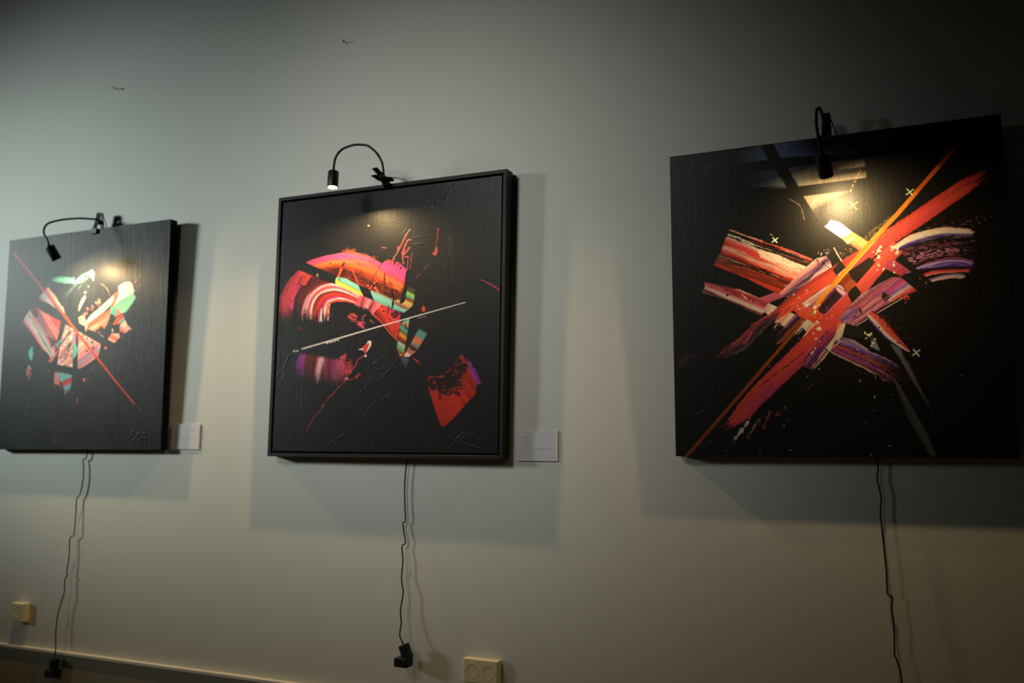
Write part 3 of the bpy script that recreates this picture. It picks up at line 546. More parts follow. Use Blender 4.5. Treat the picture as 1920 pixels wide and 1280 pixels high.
    p.poly([(209, 578), (204, 600), (201, 607), (195, 617), (190, 612), (179, 622), (165, 616), (166, 606), (177, 598)], [(0, (200, 84, 60)), (.3, (226, 96, 60)), (.5, (236, 180, 156)), (.7, (222, 100, 64)), (1, (240, 190, 160))], -38, mix=.5, rough=.8)
    p.hairs([(209, 578), (201, 607), (190, 612), (165, 616), (177, 598)], -38, 40, [(246, 200, 170), (190, 60, 40), (236, 120, 80), (120, 40, 36)], (.6, 1.6), (5, 18), .7, 12)
    p.hairs([(212, 554), (214, 561), (192, 586), (165, 607), (163, 600), (195, 569)], -41, 20, [(220, 150, 120), (150, 190, 180), (250, 236, 210)], (.6, 1.6), (6, 20), .6, 13)
    p.poly([(147, 596), (155, 589), (160, 586), (159, 597), (165, 609), (162, 621), (159, 611), (149, 606)], [(0, (232, 130, 120)), (1, (244, 206, 180))], 60, mix=.7, rough=1)
    p.spatter(152, 594, 160, 600, 6, (60, 36, 34), (.8, 2), 3); p.spatter(190, 562, 160, 588, 26, (226, 130, 120), (.6, 2.0), 3.2); p.dots([(186, 563, 2.6), (185, 567, 2)], (226, 130, 110))
    p.spatter(182, 622, 196, 612, 22, (36, 30, 30), (.6, 1.8), 3); p.line([(184, 622), (193, 631)], 2, (190, 130, 130), broken=.35); p.line([(160, 606), (161, 620)], 2, (234, 150, 130))
    p.poly([(220, 575), (228, 588), (215, 595)], (226, 130, 116), 60, mix=.3); p.poly([(211, 609), (219, 596), (231, 589), (234, 600), (224, 607)], [(0, (226, 110, 70)), (.5, (206, 70, 40)), (1, (226, 96, 60))], -40, mix=.3)
    p.poly([(222, 603), (233, 595), (234, 599), (226, 606)], (120, 180, 190), -35)
    p.poly([(225, 609), (235, 600), (238, 608), (246, 617), (241, 619), (235, 625), (224, 621)], [(0, (240, 220, 190)), (.6, (240, 190, 170)), (1, (206, 76, 60))], 40, mix=.5, rough=.8)
    p.line([(238, 614), (241, 610)], 1.4, (206, 80, 60)); p.line([(240, 618), (247, 617)], 2, (214, 110, 100))
    p.poly([(202, 636), (209, 625), (224, 624), (225, 632), (215, 643)], [(0, (150, 66, 50)), (.3, (232, 200, 180)), (.6, (222, 100, 76)), (1, (240, 190, 160))], 30, mix=.3, rough=.8)
    p.dots([(211, 620, 1.7), (211, 617, 1)], (220, 214, 200)); p.dots([(198, 652, 2.4)], (226, 130, 116)); p.dots([(157.5, 712, 2.6)], (220, 120, 130)); p.line([(145, 747), (144.5, 755)], 2, (196, 96, 120)); p.dots([(164, 710, 1), (174, 694, .8), (93, 697, 1)], (150, 150, 160))
    p.line([(253, 530), (262, 516)], 2.4, (206, 110, 90), broken=.3); p.line([(252, 546), (262, 534)], 2.2, (206, 120, 100), broken=.35); p.line([(190, 532), (200, 540), (206, 553)], 1.2, (180, 160, 120), smooth=True, broken=.3)
    p.dots([(101, 826, 1.8), (123, 780, 1), (127, 772, .8), (122, 749, .7), (122, 782, 1)], (150, 60, 90)); p.line([(103, 823), (100, 830)], 1.6, (140, 66, 80))
    p.spatter(180, 690, 165, 690, 16, (110, 70, 76), (.5, 1.4), 8)
    # thin pale scratches
    for q in ([(276, 663), (284, 678)], [(225, 712), (229, 722)], [(258, 760), (263, 770)], [(47, 778), (52, 755)], [(215, 423), (216, 441)], [(308, 511), (313, 520)]): p.line(q, .9, (110, 112, 112), broken=.2)
    # long red line
    p.line([(28, 476), (41, 492), (78, 539), (120, 590.5)], 4.2, (208, 78, 66)); p.line([(120, 590), (150, 630), (181, 669.5)], 4.6, (226, 86, 38), wd1=5); p.line([(181, 669), (222, 721), (252, 757)], 4.4, (206, 78, 48), wd1=3.2); p.line([(250, 755), (264, 771)], 1, (90, 84, 90))
    for q in ([(244, 812), (250, 808), (249, 816), (243, 820), (254, 827)], [(245, 812), (243, 832)], [(262, 811), (256, 814), (262, 820), (258, 827)], [(264, 830), (270, 811), (275, 829)], [(264, 822), (274, 821)], [(284, 800), (283, 830), (276, 829)], [(240, 838), (262, 810)]):
        p.relief(q, 1.3, 1.3); p.line(q, .9, (30, 31, 32), smooth=True, h=1.3)

def art_right(p):
    K = (9, 8, 7)
    p.C *= (.7+.6*fbm(p.X/30, p.Y/30, 2))[..., None]
    # sprayed pale bands left bare between black tape strips
    def spray(pts, a, b, col, op, pw=1.6, drip=True):
        P = np.array(pts, float); w = p.win(P[:, 0].min(), P[:, 1].min(), P[:, 0].max(), P[:, 1].max()); X, Y = p.X[w], p.Y[w]
        m = np.clip(p.poly_d(X, Y, pts)/1.0*.5+.5, 0, 1); ax, ay = a; bx, by = b; L2 = (bx-ax)**2+(by-ay)**2
        t = np.clip(((X-ax)*(bx-ax)+(Y-ay)*(by-ay))/L2, 0, 1)**(1/pw); t = np.clip(1-t, 0, 1)
        if drip: t = t*(.55+.6*vnoise(X/1.5, Y/16, 17))
        p.put(w, m*np.clip(t, 0, 1)*op, np.zeros(X.shape+(3,))+lin(col), .1)
    spray([(1300, 302), (1426, 273), (1441, 299), (1379, 308)], (1436, 298), (1380, 282), (150, 162, 176), .8, 1.2)
    spray([(1451, 270), (1540, 258), (1640, 258), (1600, 282), (1464, 296)], (1466, 295), (1520, 262), (160, 174, 200), .85, 1.1)
    spray([(1464, 287), (1535, 277), (1620, 268), (1620, 285), (1464, 296)], (1500, 294), (1500, 280), (130, 140, 156), .7, 1.2)
    spray([(1372, 327), (1453, 318), (1472, 349), (1380, 352)], (1456, 326), (1395, 336), (130, 136, 142), .7, 1.2)
    spray([(1420, 340), (1466, 333), (1476, 352), (1430, 356)], (1464, 345), (1440, 347), (120, 116, 104), .5, 1.2)
    spray([(1477, 315), (1530, 308), (1624, 298), (1624, 333), (1497, 349)], (1488, 342), (1540, 322), (170, 160, 140), .5, 1.0)
    spray([(1495, 330), (1624, 316), (1624, 333), (1497, 349)], (1550, 343), (1548, 330), (200, 176, 130), .55, 1.0)
    spray([(1477, 315), (1530, 308), (1590, 301), (1590, 310), (1482, 322)], (1500, 312), (1502, 322), (150, 150, 146), .55)
    spray([(1570, 305), (1620, 298), (1622, 312), (1572, 318)], (1596, 316), (1590, 302), (150, 136, 110), .5)
    spray([(1507, 368), (1570, 360), (1650, 352), (1640, 372), (1620, 392), (1540, 421), (1530, 405)], (1560, 362), (1566, 374), (200, 180, 140), .6, .8)
    spray([(1507, 368), (1570, 360), (1575, 412), (1541, 424)], (1520, 388), (1540, 396), (150, 130, 96), .4, 1.0)
    p.stroke([(1303, 318), (1330, 313), (1364, 309)], [5, 9, 8], (56, 62, 68), rough=3, d0=.4, d1=.3, spk=.3, op=.8); p.stroke([(1350, 312), (1364, 330), (1360, 352)], 8, (44, 47, 50), rough=4, spk=.4, d1=.5, op=.7)
    p.line([(1480, 373), (1500, 386), (1508, 412)], 1.4, (120, 96, 60), smooth=True, broken=.25)
    # strokes at left
    def cream(pts, **k): p.poly(pts, [(0, (220, 196, 160)), (1, (240, 214, 176))], **k)
    p.poly([(1368, 430), (1378, 432), (1415, 449), (1467, 463), (1524, 486), (1512, 502), (1484, 528), (1460, 551), (1430, 537), (1400, 522), (1338, 497.5), (1352, 472), (1354, 464), (1361, 446), (1367, 440)],
           [(0, (222, 110, 84)), (.06, (150, 44, 26)), (.1, (22, 10, 8)), (.2, (40, 14, 8)), (.235, (220, 200, 160)), (.29, (232, 130, 104)), (.36, (222, 70, 60)), (.44, (216, 56, 40)), (.5, (240, 190, 146)), (.56, (226, 96, 72)), (.6, (196, 46, 26)), (.68, (60, 18, 8)), (.76, (150, 48, 16)), (.86, (120, 34, 10)), (.93, (214, 66, 38)), (1, (190, 50, 26))], 22, mix=.18, rough=.7, long=70, fine=1.8)
    p.poly([(1420, 466), (1460, 478), (1510, 500), (1494, 518), (1460, 500), (1425, 482)], [(0, (244, 214, 164)), (.5, (250, 226, 176)), (1, (232, 120, 84))], 24, mix=.25, rough=2, dryend=(-1, 3), long=60)
    p.stroke([(1372, 442), (1420, 456), (1470, 472), (1515, 492)], 8, (16, 9, 6), rough=3, d0=0, d1=.1, spk=.1, h=.1); p.line([(1405, 446), (1450, 460), (1522, 487)], 1.4, (206, 70, 44))
    p.stroke([(1352, 490), (1400, 500), (1440, 512), (1475, 524)], [5, 6, 7, 5], (20, 9, 5), rough=3, d0=.1, d1=.1, spk=.25, h=.1)
    p.stroke([(1392, 503), (1430, 520), (1462, 530)], [9, 11, 9], [(0, (206, 76, 30)), (.3, (120, 34, 10)), (1, (150, 48, 14))], mix=.3, rough=1)
    p.line([(1366, 440), (1386, 446), (1412, 458)], 3.2, (206, 200, 160), wob=.6, broken=.12); p.line([(1368, 431), (1392, 440), (1430, 452)], 2, (220, 160, 130), broken=.15)
    p.poly([(1320, 528), (1330, 530), (1374, 541), (1386, 542), (1443, 567), (1437, 576), (1428, 592), (1400, 580), (1364, 563), (1316, 548), (1322, 538)],
           [(0, (226, 190, 160)), (.1, (196, 60, 60)), (.3, (150, 36, 40)), (.45, (222, 90, 90)), (.6, (236, 170, 140)), (.72, (214, 214, 180)), (.8, (206, 84, 80)), (.88, (20, 12, 12)), (1, (190, 110, 110))], 22, mix=.2, rough=.8, long=60)
    p.poly([(1420, 560), (1452, 548), (1470, 556), (1440, 568)], (196, 84, 100), -20, mix=.4)
    p.poly([(1430, 582), (1441, 568), (1458, 576), (1442, 592)], [(0, (214, 160, 140)), (1, (236, 210, 170))], -45, mix=.5)
    C1 = [(250, 222, 180), (236, 110, 90), (200, 50, 40), (60, 16, 8), (120, 40, 14), (232, 160, 130), (20, 10, 8)]
    p.hairs([(1361, 446), (1415, 452), (1524, 486), (1460, 551), (1400, 522), (1338, 497), (1354, 464)], 20, 170, C1, (.4, 1.5), (14, 70), .6, 21)
    p.hairs([(1400, 470), (1440, 470), (1512, 500), (1484, 528), (1440, 505)], 22, 60, [(252, 232, 190), (246, 200, 150), (226, 90, 60), (190, 50, 36)], (.4, 1.3), (12, 50), .6, 22)
    p.hairs([(1350, 490), (1400, 500), (1475, 526), (1462, 548), (1400, 520), (1345, 500)], 22, 60, [(24, 9, 5), (150, 44, 12), (60, 18, 8), (206, 80, 50)], (.5, 1.8), (10, 44), .7, 23)
    p.hairs([(1320, 528), (1386, 542), (1443, 567), (1428, 592), (1364, 563), (1316, 548)], 21, 90, [(240, 206, 180), (206, 70, 76), (110, 24, 30), (226, 130, 120), (30, 14, 14), (210, 214, 180)], (.4, 1.4), (10, 44), .65, 24)
    p.dots([(1396, 557, 2.2), (1400, 560, 1.6), (1392, 553, 1.4), (1408, 563, 1.2)], (240, 206, 170)); p.dots([(1364, 553, 2.4)], (24, 16, 14))
    # crossing lilac stroke
    p.poly([(1512, 500), (1530, 485), (1549, 480), (1556, 488), (1562, 506), (1546, 518), (1478, 559), (1460, 551)], [(0, (236, 190, 160)), (.25, (220, 130, 110)), (.38, (110, 70, 100)), (.5, (50, 26, 34)), (.62, (206, 150, 150)), (.78, (240, 214, 176)), (.88, (190, 120, 130)), (1, (214, 90, 70))], -40, mix=.3, rough=.8, long=50)
    p.hairs([(1505, 507), (1530, 485), (1552, 481), (1562, 506), (1479, 559), (1460, 551)], -36, 110, [(246, 216, 186), (110, 66, 96), (40, 20, 26), (200, 140, 150), (232, 110, 90), (70, 40, 70)], (.4, 1.5), (10, 44), .7, 25)
    p.spatter(1528, 486, 1560, 504, 44, (20, 12, 10), (.5, 2.0), 4); p.spatter(1534, 476, 1556, 470, 18, (226, 190, 140), (.4, 1.1), 3)
    p.poly([(1562, 505), (1570, 519), (1530, 548), (1500, 566), (1465, 590), (1440, 600), (1478, 560), (1520, 530)], [(0, (226, 84, 60)), (.5, (216, 72, 50)), (1, (196, 56, 36))], -35, mix=.25, long=70)
    # bar one, upper right to centre
    def bar(path, w, **k): p.stroke(path, w, [(0, (222, 78, 52)), (.5, (214, 66, 52)), (1, (206, 64, 56))], mix=.28, rough=.5, long=70, raw=True, **k)
    p.stroke([(1585, 501), (1652, 455), (1720, 410), (1774, 373), (1812, 348), (1840, 330), (1864, 322)], [30, 29, 29, 29, 28, 18, 8], [(0, (190, 52, 40)), (.3, (214, 66, 48)), (.6, (220, 72, 58)), (1, (196, 54, 48))], mix=.3, rough=.8, d0=0, d1=.3, long=60)
    p.stroke([(1440, 604), (1480, 572), (1540, 532), (1592, 498)], [14, 24, 34, 30], [(0, (150, 40, 30)), (.4, (214, 70, 46)), (1, (220, 76, 50))], mix=.45, rough=.6, d0=.25, d1=0, long=60)
    p.line([(1768, 374), (1800, 350), (1848, 328)], 2, (120, 60, 60), broken=.4)
    for k in range(12): p.line([(1612+k*9, 478-k*6), (1622+k*9, 462-k*6.2)], .7, (236, 150, 96), broken=.2)
    p.hairs([(1440, 604), (1600, 490), (1690, 412), (1781, 350), (1829, 319), (1860, 322), (1819, 350), (1757, 398), (1690, 442), (1600, 510), (1520, 560)], -34, 150, [(236, 110, 80), (170, 44, 34), (226, 90, 70), (150, 50, 50), (240, 130, 90)], (.4, 1.2), (14, 70), .4, 26)
    p.hairs([(1436, 612), (1470, 580), (1500, 566), (1480, 590), (1450, 606)], -36, 40, [(60, 16, 10), (236, 90, 50), (120, 30, 18)], (.5, 1.6), (10, 30), .7, 27)
    # black squares kept free by tape
    p.poly([(1610, 469), (1577, 489), (1563, 465), (1590, 453)], (22, 17, 10), -30, mix=.3, h=.1); p.poly([(1561, 506), (1576, 489), (1586, 501), (1570, 519)], (20, 20, 14), 50, mix=.2, h=.1)
    p.spatter(1570, 478, 1606, 468, 22, (206, 150, 100), (.4, 1.1), 4); p.line([(1564, 465), (1570, 476), (1578, 489)], 1.8, (236, 180, 150), wob=.8); p.poly([(1569, 516), (1585, 502), (1588, 506), (1573, 519)], (226, 150, 130), -40, mix=.3)
    # pale cross bar: white then orange
    p.poly([(1546, 424.5), (1552, 420), (1557, 412), (1575, 417), (1597, 434), (1585, 448), (1578, 447)], [(0, (236, 214, 170)), (.5, (250, 240, 226)), (1, (236, 214, 214))], 35, mix=.1)
    p.poly([(1597, 434), (1630, 454), (1612, 470), (1582, 449.5)], [(0, (236, 150, 70)), (.5, (236, 170, 90)), (1, (224, 96, 56))], 36, mix=.25); p.poly([(1578, 447), (1592, 440), (1602, 445), (1590, 458)], [(0, (226, 130, 70)), (1, (240, 190, 140))], -25, mix=.3)
    # bar two, long diagonal to the lower left
    p.stroke([(1352, 806), (1372, 792), (1395, 771), (1424, 738), (1478, 686), (1530, 634), (1572, 588), (1604, 552)], [10, 18, 32, 34, 36, 38, 44, 40], [(0, (206, 60, 44)), (.4, (214, 66, 52)), (.7, (196, 60, 70)), (1, (180, 52, 60))], mix=.35, rough=1.0, d0=.14, d1=0, long=90)
    p.stroke([(1400, 768), (1430, 742), (1460, 708)], [14, 20, 12], (176, 60, 92), rough=4, d0=.3, d1=.4, op=.6, mix=.3)
    p.poly([(1478, 570), (1540, 540), (1600, 530), (1612, 548), (1584, 600), (1545, 625), (1515, 612)], [(0, (220, 78, 48)), (.5, (214, 64, 40)), (1, (208, 66, 56))], -48, mix=.3, rough=.6, long=70)
    p.hairs([(1372, 800), (1413, 736), (1495, 644), (1540, 600), (1600, 560), (1560, 620), (1512, 671), (1458, 721), (1411, 768)], -47, 150, [(236, 100, 80), (150, 36, 40), (190, 60, 90), (226, 80, 60), (170, 50, 76), (120, 30, 30)], (.4, 1.4), (14, 80), .45, 28)
    p.hairs([(1503, 600), (1540, 560), (1600, 540), (1590, 590), (1545, 625)], -52, 60, [(236, 110, 80), (160, 44, 30), (200, 90, 110), (120, 30, 24)], (.4, 1.3), (10, 40), .5, 29)
    p.stroke([(1606, 545), (1634, 512), (1662, 484), (1684, 462)], [34, 30, 30, 26], [(0, (226, 96, 70)), (.5, (220, 80, 60)), (1, (200, 70, 60))], mix=.3, rough=.5, d0=0, d1=0, long=60)
    p.poly([(1660, 489), (1678, 488), (1706, 507), (1690, 518), (1661, 504)], [(0, (190, 70, 90)), (1, (170, 50, 60))], -30, mix=.4)
    # more tape squares
    p.poly([(1630, 482), (1642, 491), (1606, 532), (1589, 510)], [(0, (18, 12, 9)), (.6, (40, 22, 12)), (1, (24, 12, 8))], -38, mix=1.0, fine=1.2); p.poly([(1604, 534), (1615, 549), (1598, 570), (1588, 549)], (22, 22, 14), -45, mix=.3, h=.1)
    p.poly([(1660, 504), (1676, 514), (1640, 536), (1629, 543)], (14, 12, 9), -30, mix=.3, h=.1); p.poly([(1590, 548), (1588, 572), (1576, 600), (1566, 606)], (206, 70, 66), 60, mix=.2)
    # brown glaze and violet window in the centre
    p.poly([(1585, 505), (1604, 531), (1587, 552), (1560, 545), (1552, 535)], [(0, (206, 110, 30)), (.4, (120, 36, 16)), (1, (190, 90, 30))], -38, mix=.6)
    p.poly([(1503, 569), (1530, 548), (1560, 532), (1572, 533), (1556, 553), (1516, 577)], [(0, (30, 14, 12)), (.15, (220, 190, 160)), (.4, (206, 130, 130)), (.55, (226, 140, 50)), (.75, (120, 70, 140)), (1, (60, 26, 110))], -36, mix=.3, rough=.5)
    p.poly([(1531, 583), (1548, 560), (1571, 536), (1588, 551), (1568, 566), (1547, 590)], [(0, (90, 40, 20)), (.25, (34, 14, 16)), (.6, (60, 24, 30)), (.85, (40, 22, 60)), (1, (190, 150, 170))], -46, mix=.4)
    p.poly([(1566, 535), (1579, 533), (1588, 548), (1580, 555), (1570, 546)], [(0, (130, 30, 90)), (.3, (240, 200, 170)), (.5, (150, 40, 110)), (.7, (240, 196, 170)), (1, (190, 60, 120))], 35, mix=.3)
    p.line([(1571, 531), (1580, 536), (1586, 547)], 1.4, (20, 12, 12), smooth=True, wob=1)
    p.poly([(1526, 575), (1536, 582), (1527, 594), (1512, 592)], (206, 96, 30), -40, mix=.3)
    # striped block under the centre
    p.poly([(1454, 602), (1480, 585), (1531, 607), (1506, 632), (1488, 628), (1470, 640), (1456, 646), (1448, 630)], [(0, (236, 206, 170)), (.12, (232, 130, 100)), (.25, (236, 214, 176)), (.34, (150, 84, 90)), (.4, (60, 30, 110)), (.46, (20, 10, 20)), (.55, (150, 70, 20)), (.62, (34, 14, 50)), (.7, (226, 196, 170)), (.85, (200, 190, 150)), (.93, (232, 120, 96)), (1, (240, 190, 150))], -47, mix=.14, rough=1.2, long=40)
    p.poly([(1446, 606), (1462, 604), (1476, 616), (1448, 650), (1440, 640)], (14, 10, 9), -48, mix=.3, rough=3, dry=.25); p.poly([(1486, 628), (1506, 612), (1512, 622), (1498, 642)], (16, 12, 10), -48, mix=.3, rough=2, dry=.2)
    # faint feathers running down left
    p.stroke([(1460, 584), (1424, 612), (1392, 644), (1360, 662), (1330, 684)], [12, 22, 24, 16, 4], [(0, (96, 70, 80)), (.4, (40, 28, 32)), (.8, (150, 60, 60)), (1, (196, 70, 54))], mix=.5, rough=1.5, d0=0, d1=.6, spk=.1, op=.9)
    p.line([(1410, 622), (1400, 640), (1392, 646)], 3, (206, 84, 90), broken=.2); p.stroke([(1318, 660), (1290, 672), (1266, 696)], [10, 14, 18], (70, 44, 44), rough=5, d0=.4, d1=.5, spk=.3, op=.7)
    for k, q in enumerate(([(1412, 776), (1396, 800), (1372, 830)], [(1430, 780), (1414, 800), (1400, 824)], [(1446, 768), (1436, 790), (1428, 810)], [(1478, 760), (1462, 774), (1450, 782)])): p.stroke(q, [2, 5, 2], [(206, 190, 180), (150, 110, 104), (150, 60, 66), (110, 60, 50)][k], rough=3, spk=.35, d0=.3, d1=.3)
    p.stroke([(1508, 660), (1440, 712), (1420, 730)], 2, (60, 24, 20), spk=.3); p.line([(1532, 714), (1502, 738)], 1.2, (90, 76, 56), broken=.3); p.line([(1332, 762), (1302, 778)], 1.1, (110, 100, 90), broken=.35)
    # violet fan at the right of the centre
    p.poly([(1571, 600), (1592, 574), (1615, 552), (1646, 533), (1673, 519), (1688, 520), (1719, 545), (1690, 556), (1660, 572), (1628, 592), (1601, 612), (1591, 607)],
           [(0, (200, 150, 150)), (.12, (120, 60, 80)), (.25, (190, 84, 80)), (.36, (150, 70, 130)), (.46, (220, 130, 90)), (.55, (120, 50, 110)), (.64, (206, 100, 130)), (.72, (110, 50, 60)), (.8, (226, 140, 120)), (.86, (26, 12, 14)), (.91, (206, 110, 120)), (.95, (70, 20, 16)), (1, (226, 150, 120))], -37, mix=.2, rough=.7, long=60, fine=1.6)
    p.poly([(1660, 540), (1692, 522), (1719, 545), (1690, 556), (1668, 566), (1655, 556)], [(0, (150, 50, 60)), (.3, (190, 70, 130)), (.45, (120, 60, 150)), (.6, (226, 190, 180)), (.75, (214, 70, 70)), (1, (206, 50, 40))], -33, mix=.25)
    p.poly([(1656, 546), (1666, 551), (1672, 556), (1660, 566), (1652, 558)], (12, 9, 12), -30, rough=2, dry=.15); p.spatter(1590, 592, 1614, 582, 60, (24, 12, 20), (.6, 2.4), 5); p.poly([(1574, 598), (1590, 580), (1612, 578), (1596, 598), (1586, 606)], [(0, (190, 150, 170)), (.5, (96, 50, 120)), (1, (140, 100, 150))], -35, mix=.4, dry=.25)
    V = [(226, 150, 140), (110, 56, 120), (60, 26, 60), (200, 90, 120), (226, 120, 84), (30, 14, 26), (150, 110, 160), (130, 40, 100), (240, 200, 170)]
    p.hairs([(1571, 600), (1615, 552), (1673, 519), (1688, 520), (1719, 545), (1660, 572), (1601, 612)], -37, 260, V, (.4, 1.5), (12, 60), .65, 30)
    p.line([(1606, 610), (1656, 580), (1700, 554)], 1.3, (236, 200, 170)); p.line([(1596, 606), (1650, 570)], 1.6, (232, 160, 130))
    p.dots([(1700, 556, 2.6), (1696, 560, 2.2), (1703, 560, 1.8), (1698, 567, 1.4)], (200, 60, 30)); p.line([(1686, 558), (1704, 556)], 2.6, (206, 60, 34), wob=1)
    # arcs sweeping right
    p.stroke([(1680, 466), (1700, 454), (1729, 444), (1766, 436), (1800, 436), (1832, 438)], [12, 18, 21, 20, 17, 12], [(0, (226, 130, 110)), (.08, (226, 196, 160)), (.35, (230, 214, 176)), (.55, (220, 206, 170)), (.66, (110, 70, 140)), (.8, (60, 30, 110)), (.92, (40, 20, 60)), (1, (20, 10, 20))], mix=.2, rough=1.2, d0=0, d1=.14, long=60)
    p.stroke([(1684, 478), (1712, 468), (1750, 458), (1800, 456), (1838, 458)], 10, (120, 60, 66), mix=.8, rough=4, d0=.1, d1=.35, spk=.48, dry=.2)
    p.stroke([(1690, 500), (1720, 484), (1760, 472), (1800, 470), (1830, 472)], [14, 18, 20, 18, 12], [(0, (120, 60, 60)), (.5, (206, 130, 150)), (1, (90, 40, 60))], mix=.8, rough=5, d0=.1, d1=.35, spk=.5, dry=.15)
    p.stroke([(1700, 512), (1729, 501), (1766, 493), (1796, 491), (1828, 496)], [3, 9, 17, 18, 12], [(0, (206, 60, 50)), (.15, (80, 40, 120)), (.35, (190, 170, 190)), (.5, (110, 70, 150)), (.7, (90, 50, 140)), (1, (50, 26, 90))], mix=.35, rough=.8, d0=0, d1=.08, long=40)
    p.stroke([(1724, 520), (1750, 511), (1784, 508), (1822, 507)], [7, 7, 6, 5], [(0, (190, 54, 50)), (.6, (214, 76, 60)), (1, (232, 150, 120))], mix=.3, rough=.6, d0=0, d1=.12)
    p.stroke([(1735, 528), (1766, 520), (1790, 517), (1812, 518)], [7, 9, 10, 9], [(0, (70, 40, 100)), (.3, (150, 120, 150)), (.7, (220, 196, 170)), (1, (190, 120, 120))], mix=.35, rough=1, d0=0, d1=.14)
    p.poly([(1680, 484), (1692, 476), (1712, 498), (1750, 530), (1742, 534), (1706, 508)], K, 40, mix=.1, h=.1)
    for k in range(16):
        a = k/15; p.spatter(1660+170*a, 455-38*a-(k % 4)*4, 1690+170*a, 445-32*a-(k % 4)*4, 8, (200, 130, 110), (.3, .9), 2.2)
    for k in range(14): p.line([(1606+k*4, 455-k*1.2), (1640+k*4, 428-k*3)], .8, (150, 116, 60), broken=.45)
    p.hairs([(1690, 458), (1729, 440), (1770, 432), (1826, 432), (1826, 446), (1760, 446), (1700, 466)], -6, 70, [(240, 224, 190), (190, 160, 140), (120, 80, 130), (226, 190, 160)], (.4, 1.2), (12, 46), .5, 31)
    p.hairs([(1690, 466), (1760, 446), (1830, 448), (1836, 478), (1760, 482), (1700, 500)], -8, 130, [(10, 8, 8), (70, 30, 60), (190, 120, 130), (14, 10, 12), (110, 60, 120)], (.5, 1.8), (8, 34), .7, 32)
    p.hairs([(1729, 500), (1780, 484), (1828, 486), (1826, 504), (1770, 506), (1735, 514)], -3, 70, [(230, 214, 220), (60, 26, 110), (150, 110, 180), (120, 60, 140), (200, 60, 60)], (.5, 1.6), (8, 34), .7, 33)
    # cream-edged stroke lower right
    p.stroke([(1630, 588), (1648, 604), (1668, 626), (1690, 646), (1708, 661)], [16, 25, 24, 14, 3], [(0, (40, 14, 12)), (.12, (120, 36, 34)), (.2, (222, 80, 66)), (.55, (224, 84, 74)), (.62, (226, 196, 160)), (.78, (220, 206, 166)), (.86, (120, 70, 140)), (1, (50, 26, 110))], mix=.22, rough=1.6, d0=0, d1=.12, long=50)
    p.spatter(1650, 588, 1704, 640, 90, (110, 34, 30), (.4, 1.2), 6); p.spatter(1640, 600, 1690, 640, 30, (20, 10, 10), (.5, 1.8), 5)
    # violet strokes below
    p.poly([(1550, 618), (1572, 625), (1556, 648), (1520, 692), (1504, 686), (1512, 668), (1530, 644)], [(0, (70, 30, 70)), (.2, (50, 22, 80)), (.4, (150, 40, 70)), (.55, (66, 30, 110)), (.75, (90, 34, 90)), (1, (160, 60, 120))], -50, mix=.3, rough=.8, long=50, dryend=(-1, 2))
    p.poly([(1572, 606), (1586, 606), (1580, 630), (1556, 660), (1548, 652), (1566, 628)], [(0, (206, 84, 80)), (.4, (236, 170, 130)), (.7, (214, 200, 150)), (1, (150, 140, 110))], -52, mix=.4, rough=.7)
    p.stroke([(1550, 658), (1536, 676), (1518, 696)], [7, 7, 8], [(0, (230, 190, 150)), (.5, (40, 16, 16)), (1, (226, 150, 130))], rough=2, d1=.35, mix=.3)
    p.stroke([(1562, 648), (1590, 659), (1620, 672), (1660, 692), (1700, 716)], [26, 32, 34, 38, 34], [(0, (190, 150, 160)), (.12, (120, 70, 140)), (.3, (70, 30, 50)), (.45, (190, 70, 50)), (.55, (90, 40, 90)), (.75, (150, 60, 110)), (.88, (110, 40, 60)), (1, (226, 190, 150))], mix=.25, rough=1.2, d0=0, d1=.85, long=50)
    p.poly([(1580, 632), (1600, 637), (1630, 656), (1614, 656), (1584, 642)], [(0, (206, 170, 150)), (.5, (120, 84, 150)), (1, (150, 130, 150))], 30, mix=.4, rough=1)
    p.hairs([(1570, 640), (1600, 640), (1660, 676), (1690, 712), (1620, 690), (1556, 660)], 27, 130, V, (.4, 1.4), (10, 44), .65, 34)
    p.hairs([(1550, 618), (1572, 625), (1520, 692), (1504, 686), (1530, 644)], -50, 70, V, (.4, 1.4), (10, 36), .65, 35)
    p.hairs([(1660, 680), (1700, 700), (1720, 730), (1690, 724), (1650, 702)], 27, 60, [(110, 44, 30), (70, 30, 50), (130, 60, 40)], (.4, 1.1), (4, 18), .7, 36)
    p.spatter(1600, 680, 1660, 700, 60, (120, 50, 34), (.3, 1.1), 12); p.spatter(1600, 658, 1640, 670, 26, (220, 190, 160), (.3, 1.0), 8)
    p.line([(1581, 636), (1553, 658)], 1.4, (240, 190, 170)); p.poly([(1586, 606), (1622, 616), (1624, 632), (1600, 634), (1580, 628)], (26, 25, 18), 30, mix=.4, rough=1)
    # grey shards
    def shard(pts, c0, c1): p.poly(pts, [(0, c0), (1, c1)], 152, mix=.25, soft=1)
    p.poly([(1669, 644), (1686, 654), (1698, 676), (1690, 677)], [(0, (100, 104, 92)), (1, (24, 25, 22))], 62, mix=.2); spray([(1690, 676), (1700, 680), (1762, 792), (1756, 790)], (1692, 676), (1750, 788), (150, 150, 136), 0.42, 1.0, False)
    spray([(1690, 676), (1703, 676), (1740, 760), (1728, 745)], (1690, 678), (1740, 756), (120, 120, 108), 0.3, 1.0, False); spray([(1669, 644), (1688, 652), (1702, 678), (1690, 677)], (1676, 656), (1700, 656), (140, 145, 132), 0.48, 1.0, False)
    spray([(1630, 628), (1640, 634), (1650, 658), (1634, 650)], (1640, 650), (1626, 640), (150, 158, 146), .8, 1.0, False)
